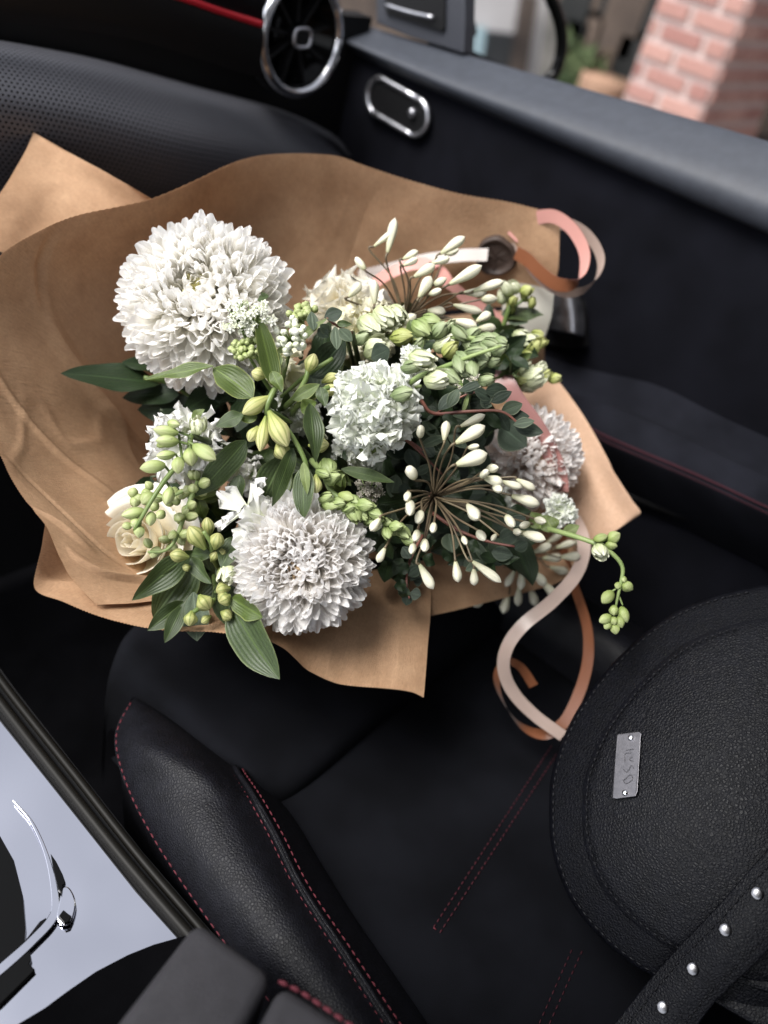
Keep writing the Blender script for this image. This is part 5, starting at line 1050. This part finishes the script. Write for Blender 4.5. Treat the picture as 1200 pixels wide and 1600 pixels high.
spray('freesia_spray', 'blurred freesia with lime buds just under the wax seal', 'flower', GFZ,
      [([z2(800, 480) + (.76,), z2(815, 430) + (.755,), z2(830, 380) + (.75,), z2(850, 300) + (.75,)], [.0026, .0016]), ([z2(830, 400) + (.752,), z2(900, 340) + (.75,)], .0014)],
      rb(z2, [(835, 385, 26), (845, 360, 24), (895, 322, 28), (915, 365, 22), (885, 345, 22), (822, 315, 34, 'white_green_bud'), (805, 345, 30, 'white_green_bud'), (850, 310, 24, 'white_green_bud')], .748, 'lime_bud', 2.4, (.2, -1)), [z2(800, 410) + (.76,) + z2(960, 405) + (.75, 30, 'mid_leaf', (0, -.4)), z2(820, 420) + (.76,) + z2(900, 440) + (.75, 26, 'grey_leaf', (0, -.4))], 60)
spray('freesia_spray', 'blurred freesia spray with lime tips left of the chrome door handle', 'flower', GFZ,
      [([z2(800, 580) + (.75,), z2(860, 540) + (.745,), z2(930, 490) + (.74,)], [.0028, .0016])],
      rb(z2, [(935, 490, 30), (925, 530, 34), (950, 520, 26), (900, 510, 34, 'white_green_bud'), (870, 490, 30, 'white_green_bud'), (905, 555, 26)], .738, 'lime_bud', 2.4, (1, -.4)), [z2(800, 590) + (.75,) + z2(930, 510) + (.735, 34, 'pale_leaf', (0, -.4)), z2(810, 620) + (.75,) + z2(880, 590) + (.745, 30, 'mid_leaf')], 61)
spray('freesia_spray', 'blurred white freesia with a lime bud, pointing right over the flap', 'flower', GFZ,
      [([z2(820, 640) + (.75,), z2(900, 650) + (.745,), z2(990, 650) + (.74,)], [.0026, .0014])],
      rb(z2, [(920, 650, 52, 'white_green_bud'), (900, 625, 40, 'white_green_bud'), (940, 620, 36, 'white_green_bud'), (870, 665, 30), (1000, 652, 30), (965, 640, 28), (895, 670, 36, 'white_green_bud')], .735, 'lime_bud', 2.4, (1, 0)), [], 62)
# eucalyptus
GE = 'eucalyptus sprigs with small round leaves'
def euc(label, stems, leaves, seed): spray('eucalyptus_sprig', label, 'foliage sprig', GE, stems, [], leaves, seed, 'red_stem')
def ez(lst, d, mat):
    out = []; r = random.Random(len(lst))
    for q in lst:
        (a, b), (c_, d_) = z2(q[0], q[1]), z2(q[2], q[3]); dd = d + r.uniform(-.008, .008); out.append((a, b, dd, c_, d_, dd + r.uniform(-.008, .008), q[4] / 2.4, q[5] if len(q) > 5 else mat, (r.uniform(-.4, .4), r.uniform(-.5, .3))))
    return out
euc('eucalyptus sprig on a red stem pointing right below the green snapdragon spike',
    [([z2(500, 735) + (.63,), z2(545, 782) + (.61,), z2(680, 775) + (.60,), z2(800, 775) + (.595,), z2(870, 825) + (.595,)], [.0016, .0012, .0008]), ([z2(560, 780) + (.61,), z2(650, 720) + (.61,), z2(760, 690) + (.61,)], .0008)],
    ez([(800, 778, 880, 745, 50), (810, 785, 905, 795, 48, 'dark_grey_leaf'), (845, 825, 925, 810, 38), (850, 830, 958, 855, 52, 'dark_grey_leaf'), (740, 700, 825, 690, 52, 'dark_grey_leaf'), (720, 745, 770, 715, 34), (720, 740, 765, 755, 30), (760, 740, 840, 700, 40, 'dark_grey_leaf'), (790, 780, 830, 850, 44, 'dark_grey_leaf'), (565, 770, 640, 700, 52, 'dark_grey_leaf'), (600, 760, 640, 690, 40), (700, 695, 760, 730, 46, 'dark_grey_leaf'), (655, 780, 680, 700, 16, 'pale_leaf'), (740, 780, 800, 840, 40, 'dark_leaf'), (640, 700, 740, 660, 30, 'dark_grey_leaf'), (690, 710, 660, 650, 34, 'dark_leaf'), (580, 790, 640, 830, 36, 'dark_leaf')], .60, 'grey_leaf'), 71)
def e4(lst, d, mat):
    out = []; r = random.Random(len(lst) + 3)
    for q in lst:
        (a, b), (c_, d_) = z4((q[0], q[1]), (q[2], q[3])); dd = d + r.uniform(-.01, .01); out.append((a, b, dd, c_, d_, dd + r.uniform(-.006, .006), q[4] / 2.222, q[5] if len(q) > 5 else mat, (r.uniform(-.4, .4), r.uniform(-.5, .3))))
    return out
euc('eucalyptus sprig with round leaves among the front agapanthus stalks',
    [([z4((430, 400))[0] + (.66,), z4((520, 460))[0] + (.65,), z4((620, 500))[0] + (.645,), z4((720, 520))[0] + (.64,)], [.0016, .0009])],
    e4([(490, 475, 505, 540, 60), (640, 540, 668, 490, 50), (668, 500, 730, 470, 56, 'dark_grey_leaf'), (640, 540, 715, 550, 50, 'dark_grey_leaf'), (720, 530, 765, 505, 40, 'dark_grey_leaf'), (690, 410, 780, 395, 50, 'dark_leaf'), (700, 440, 760, 420, 36, 'dark_grey_leaf'), (600, 550, 660, 570, 36, 'dark_leaf'), (470, 530, 520, 570, 44, 'dark_leaf'), (560, 500, 600, 540, 40, 'dark_leaf'), (520, 480, 560, 440, 40, 'dark_grey_leaf'), (660, 570, 740, 560, 34, 'dark_leaf')], .648, 'grey_leaf'), 72)
euc('eucalyptus sprig hanging low with small leaves between chrysanthemum and agapanthus',
    [([z4((400, 480))[0] + (.66,), z4((360, 560))[0] + (.65,), z4((345, 640))[0] + (.645,), z4((355, 700))[0] + (.64,)], [.0014, .0008])],
    e4([(360, 560, 330, 520, 40, 'dark_grey_leaf'), (355, 600, 310, 590, 40, 'dark_leaf'), (350, 620, 390, 590, 40, 'dark_grey_leaf'), (345, 650, 300, 660, 40, 'dark_leaf'), (345, 660, 325, 700, 40, 'dark_leaf'), (350, 680, 345, 725, 36), (358, 680, 395, 690, 40), (370, 640, 400, 640, 34, 'dark_grey_leaf'), (400, 560, 450, 580, 44, 'dark_leaf'), (380, 600, 360, 640, 30, 'dark_grey_leaf'), (330, 560, 300, 620, 36, 'dark_leaf')], .645, 'dark_grey_leaf'), 73)
euc('eucalyptus leaves between the central bloom and the agapanthus centre',
    [([z4((330, 140))[0] + (.65,), z4((380, 180))[0] + (.64,), z4((470, 270))[0] + (.65,)], [.0014, .0008]), ([z4((310, 120))[0] + (.65,), z4((400, 185))[0] + (.63,)], .001)],
    e4([(350, 180, 380, 250, 50, 'dark_grey_leaf'), (400, 170, 440, 210, 46, 'dark_grey_leaf'), (430, 215, 490, 190, 40, 'dark_leaf'), (370, 270, 440, 235, 30, 'grey_leaf'), (310, 270, 290, 350, 50, 'grey_leaf'), (335, 300, 340, 350, 40, 'dark_grey_leaf'), (480, 260, 530, 300, 54, 'dark_leaf'), (340, 120, 390, 90, 40, 'dark_leaf'), (440, 280, 390, 260, 40, 'grey_leaf'), (460, 340, 540, 350, 40, 'dark_leaf'), (560, 240, 600, 260, 36, 'dark_leaf'), (550, 290, 620, 270, 40, 'dark_grey_leaf')], .65, 'dark_grey_leaf'), 74)
def e1(lst, d, mat):
    out = []; r = random.Random(len(lst) + 9)
    for q in lst: out.append((q[0] / 3 + 150, q[1] / 3 + 320, d + r.uniform(-.006, .006), q[2] / 3 + 150, q[3] / 3 + 320, d + r.uniform(-.008, .004), q[4] / 3, q[5] if len(q) > 5 else mat, (r.uniform(-.3, .3), r.uniform(-.4, .2))))
    return out
euc('eucalyptus sprig with dark oval leaves between the big chrysanthemum and cream rose',
    [([(1200 / 3 + 150, 600 / 3 + 320, .63), (1120 / 3 + 150, 560 / 3 + 320, .61), (1080 / 3 + 150, 530 / 3 + 320, .605)], [.0012, .0008])],
    e1([(1070, 530, 1155, 500, 64, 'dark_grey_leaf'), (1120, 570, 1130, 680, 50, 'grey_leaf'), (1140, 580, 1200, 640, 56, 'grey_leaf'), (1010, 500, 1020, 590, 50, 'grey_leaf'), (1040, 580, 1090, 620, 50, 'dark_grey_leaf'), (760, 440, 815, 430, 40, 'mid_leaf'), (1100, 600, 1050, 560, 44, 'grey_leaf'), (1130, 555, 1200, 560, 30, 'mid_leaf')], .605, 'grey_leaf'), 75)
# tiny flowers
def tinies(name, label, group, pts, stems, seed, mats):
    r = random.Random(seed); t = thing(name, label, 'flower', P(*stems[0][-1]), group)
    for q in stems: part('stem', tube(pts3(q), [.0018, .0009], 6), 'green_stem', t)
    for (x, y, d, w_, k) in pts:
        me = mats[k]; c = P(x, y, d); v = jit(TOCAM, .7, r) * w_ * d / FPX * 1.2; inst('floret' if k.startswith('st') else 'bud', me, between(c, c + v, w_ * d / FPX, jit(DOWN, .5, r)), t)
        tq = stems[r.randrange(len(stems))][-1]; part('stalk', tube([P(*tq), (P(*tq) + c) / 2 + TOCAM * .004, c], .0005, 4, 6), 'pale_stem', t)
def star(mat, seed):
    V, Fc, UV = [], [], []
    for k in range(5):
        a = 2 * math.pi * k / 5; o = len(V); ca, sa = math.cos(a), math.sin(a)
        for (x, y, z) in ((.05, 0, .3), (.3, -.16, .45), (.55, 0, .35), (.3, .16, .45)): V.append((x * ca - y * sa, x * sa + y * ca, z))
        Fc.append((o, o + 1, o + 2, o + 3))
    o = len(V)
    for k in range(5): a = 2 * math.pi * (k + .5) / 5; V += [(.12 * math.cos(a), .12 * math.sin(a), .3), (.1 * math.cos(a), .1 * math.sin(a), .8)]
    for k in range(5): Fc.append((o + 2 * k, o + 2 * ((k + 1) % 5), o + 2 * ((k + 1) % 5) + 1, o + 2 * k + 1))
    Fc.append(tuple(o + 2 * k + 1 for k in range(5)))
    return mkmesh('floret', V, Fc, mat, None)
TM = {'star': star('tiny_white', 0), 'round': bud_mesh('bud', 'tiny_white', PR_ROUND, 5, .05, 0, 10, 7), 'green': bud_mesh('bud', 'bright_bud', PR_ROUND, 5, .1, 0, 10, 7), 'stdry': star('dry_white', 1)}
r_ = random.Random(3)
def blob(cx, cy, rx_, ry_, n, d, w_, k, dd=.012):
    out = []
    for _ in range(n):
        a = r_.uniform(0, 6.28); q = math.sqrt(r_.random()); out.append((cx + rx_ * q * math.cos(a), cy + ry_ * q * math.sin(a), d - dd * (1 - q * q) + r_.uniform(-.003, .003), w_ * r_.uniform(.8, 1.2), k))
    return out
tinies('milkweed_cluster', 'cluster of tiny white star flowers in front of the big chrysanthemum', 'tiny white milkweed clusters', blob(388, 497, 40, 28, 60, .585, 13, 'star'), [[(420, 590, .63), (405, 540, .61), (395, 515, .595)], [(420, 590, .63), (385, 530, .605), (375, 505, .593)]], 81, TM)
tinies('milkweed_cluster', 'cluster of round white milkweed buds right of the upright leaf', 'tiny white milkweed clusters', blob(455, 527, 24, 28, 40, .595, 10, 'round', .01), [[(440, 600, .63), (450, 560, .61), (455, 535, .60)]], 82, TM)
tinies('milkweed_cluster', 'cluster of tiny yellow green buds under the big chrysanthemum', 'tiny white milkweed clusters', blob(385, 547, 28, 16, 46, .592, 9, 'green', .008), [[(430, 620, .63), (400, 575, .61), (388, 555, .60)]], 83, TM)
tinies('milkweed_cluster', 'dull white cluster of tiny dry flowers between buds and agapanthus', 'tiny white milkweed clusters', blob(575, 767, 24, 20, 60, .625, 8, 'stdry', .01), [[(560, 820, .66), (572, 790, .64), (575, 772, .63)]], 84, TM)
tinies('milkweed_cluster', 'cluster of green milkweed buds beside the upper cream rose', 'tiny white milkweed clusters', blob(474, 492, 18, 16, 24, .63, 12, 'green', .01), [[(470, 560, .66), (474, 520, .645), (474, 500, .64)]], 85, TM)
tinies('milkweed_cluster', 'speckle of tiny white flowers behind the red stemmed eucalyptus', 'tiny white milkweed clusters', blob(735, 600, 28, 18, 40, .635, 8, 'stdry', .01), [[(720, 660, .66), (732, 625, .65), (735, 608, .642)]], 86, TM)
# dark leaves at the back left and filling foliage
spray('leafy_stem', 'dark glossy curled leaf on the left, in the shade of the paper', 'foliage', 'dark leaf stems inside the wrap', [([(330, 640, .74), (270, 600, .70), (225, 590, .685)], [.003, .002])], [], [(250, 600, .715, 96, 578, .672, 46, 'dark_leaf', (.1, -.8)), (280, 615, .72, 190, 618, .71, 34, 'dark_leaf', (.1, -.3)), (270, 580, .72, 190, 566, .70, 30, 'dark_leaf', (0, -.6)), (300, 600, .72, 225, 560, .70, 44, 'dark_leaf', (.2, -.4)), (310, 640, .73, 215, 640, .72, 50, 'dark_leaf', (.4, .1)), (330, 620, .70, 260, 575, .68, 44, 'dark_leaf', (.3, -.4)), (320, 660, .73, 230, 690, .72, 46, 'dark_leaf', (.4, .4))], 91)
def sprig(label, a, b, n, mat, seed, w_=40, L=70, nm='foliage_sprig'):
    r = random.Random(seed); t0, t1 = np.array(a, float), np.array(b, float); st = [tuple(t0 + (t1 - t0) * k + np.array((r.uniform(-10, 10), r.uniform(-10, 10), 0)) * (0 < k < 1)) for k in (0, .35, .7, 1)]; lv = []
    for i in range(n):
        k = .15 + .85 * i / (n - 1); q = t0 + (t1 - t0) * k; an = r.uniform(0, 6.28); l = L * r.uniform(.7, 1.2)
        lv.append((q[0], q[1], q[2], q[0] + l * math.cos(an), q[1] + l * math.sin(an), q[2] + r.uniform(-.03, .015), w_ * r.uniform(.7, 1.2), mat if r.random() < .7 else 'dark_leaf', (r.uniform(-.6, .6), r.uniform(-.6, .6))))
    spray(nm, label, 'foliage', 'dark leaf stems inside the wrap', [(st, [.0022, .001])], [], lv, seed, 'dark_stem')
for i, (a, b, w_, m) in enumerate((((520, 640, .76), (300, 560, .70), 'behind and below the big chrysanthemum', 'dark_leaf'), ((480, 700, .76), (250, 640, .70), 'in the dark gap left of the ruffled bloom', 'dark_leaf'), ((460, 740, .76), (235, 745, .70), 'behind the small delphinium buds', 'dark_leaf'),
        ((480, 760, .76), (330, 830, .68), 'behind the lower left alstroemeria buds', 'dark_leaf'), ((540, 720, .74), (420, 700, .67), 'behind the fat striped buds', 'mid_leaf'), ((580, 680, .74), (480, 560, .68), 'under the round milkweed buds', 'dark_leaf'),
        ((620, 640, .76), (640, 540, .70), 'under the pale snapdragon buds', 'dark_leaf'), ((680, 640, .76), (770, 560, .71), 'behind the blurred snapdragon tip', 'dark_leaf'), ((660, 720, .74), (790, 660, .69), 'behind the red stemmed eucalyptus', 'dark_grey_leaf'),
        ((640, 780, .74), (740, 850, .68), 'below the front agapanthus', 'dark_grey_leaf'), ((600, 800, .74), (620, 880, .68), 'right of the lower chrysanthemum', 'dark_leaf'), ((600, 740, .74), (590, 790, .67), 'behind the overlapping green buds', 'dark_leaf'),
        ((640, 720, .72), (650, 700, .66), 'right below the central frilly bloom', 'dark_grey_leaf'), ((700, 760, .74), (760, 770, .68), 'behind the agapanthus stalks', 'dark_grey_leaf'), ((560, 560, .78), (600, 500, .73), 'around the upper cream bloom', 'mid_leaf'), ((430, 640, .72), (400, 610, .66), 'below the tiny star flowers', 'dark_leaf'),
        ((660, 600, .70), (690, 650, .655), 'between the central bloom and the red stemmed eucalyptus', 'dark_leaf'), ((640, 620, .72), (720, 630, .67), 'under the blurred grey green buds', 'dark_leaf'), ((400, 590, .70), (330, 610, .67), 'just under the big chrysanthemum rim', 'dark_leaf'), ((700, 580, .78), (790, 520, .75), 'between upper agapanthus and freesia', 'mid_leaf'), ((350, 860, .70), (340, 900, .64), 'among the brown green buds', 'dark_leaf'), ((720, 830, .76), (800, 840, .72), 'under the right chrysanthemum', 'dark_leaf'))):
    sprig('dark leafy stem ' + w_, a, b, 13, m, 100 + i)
# lighter filling greens between the flower heads
for i, (a, b, w_, m) in enumerate((((470, 660, .69), (430, 640, .635), 'between the striped buds and the star flowers', 'mid_leaf'), ((520, 600, .69), (535, 560, .64), 'above left of the central frilly bloom', 'fresh_leaf'), ((470, 790, .68), (440, 760, .63), 'just above the lower chrysanthemum', 'mid_leaf'),
        ((340, 800, .68), (300, 770, .63), 'under the ruffled bloom on the left', 'fresh_leaf'), ((660, 690, .68), (700, 680, .64), 'between the central bloom and the agapanthus buds', 'grey_leaf'), ((640, 860, .69), (600, 830, .645), 'right below the overlapping green buds', 'grey_leaf'),
        ((730, 860, .70), (760, 880, .66), 'beneath the front agapanthus buds', 'grey_leaf'), ((700, 640, .70), (740, 650, .66), 'behind the red stemmed leaves', 'grey_leaf'), ((780, 600, .74), (800, 560, .70), 'near the right freesia sprays', 'fresh_leaf'), ((350, 880, .66), (370, 850, .62), 'left of the lower chrysanthemum', 'mid_leaf'), ((500, 740, .67), (540, 735, .63), 'below the central bloom', 'fresh_leaf'))):
    sprig('small leafy sprig ' + w_, a, b, 11, m, 140 + i, 18, 38)
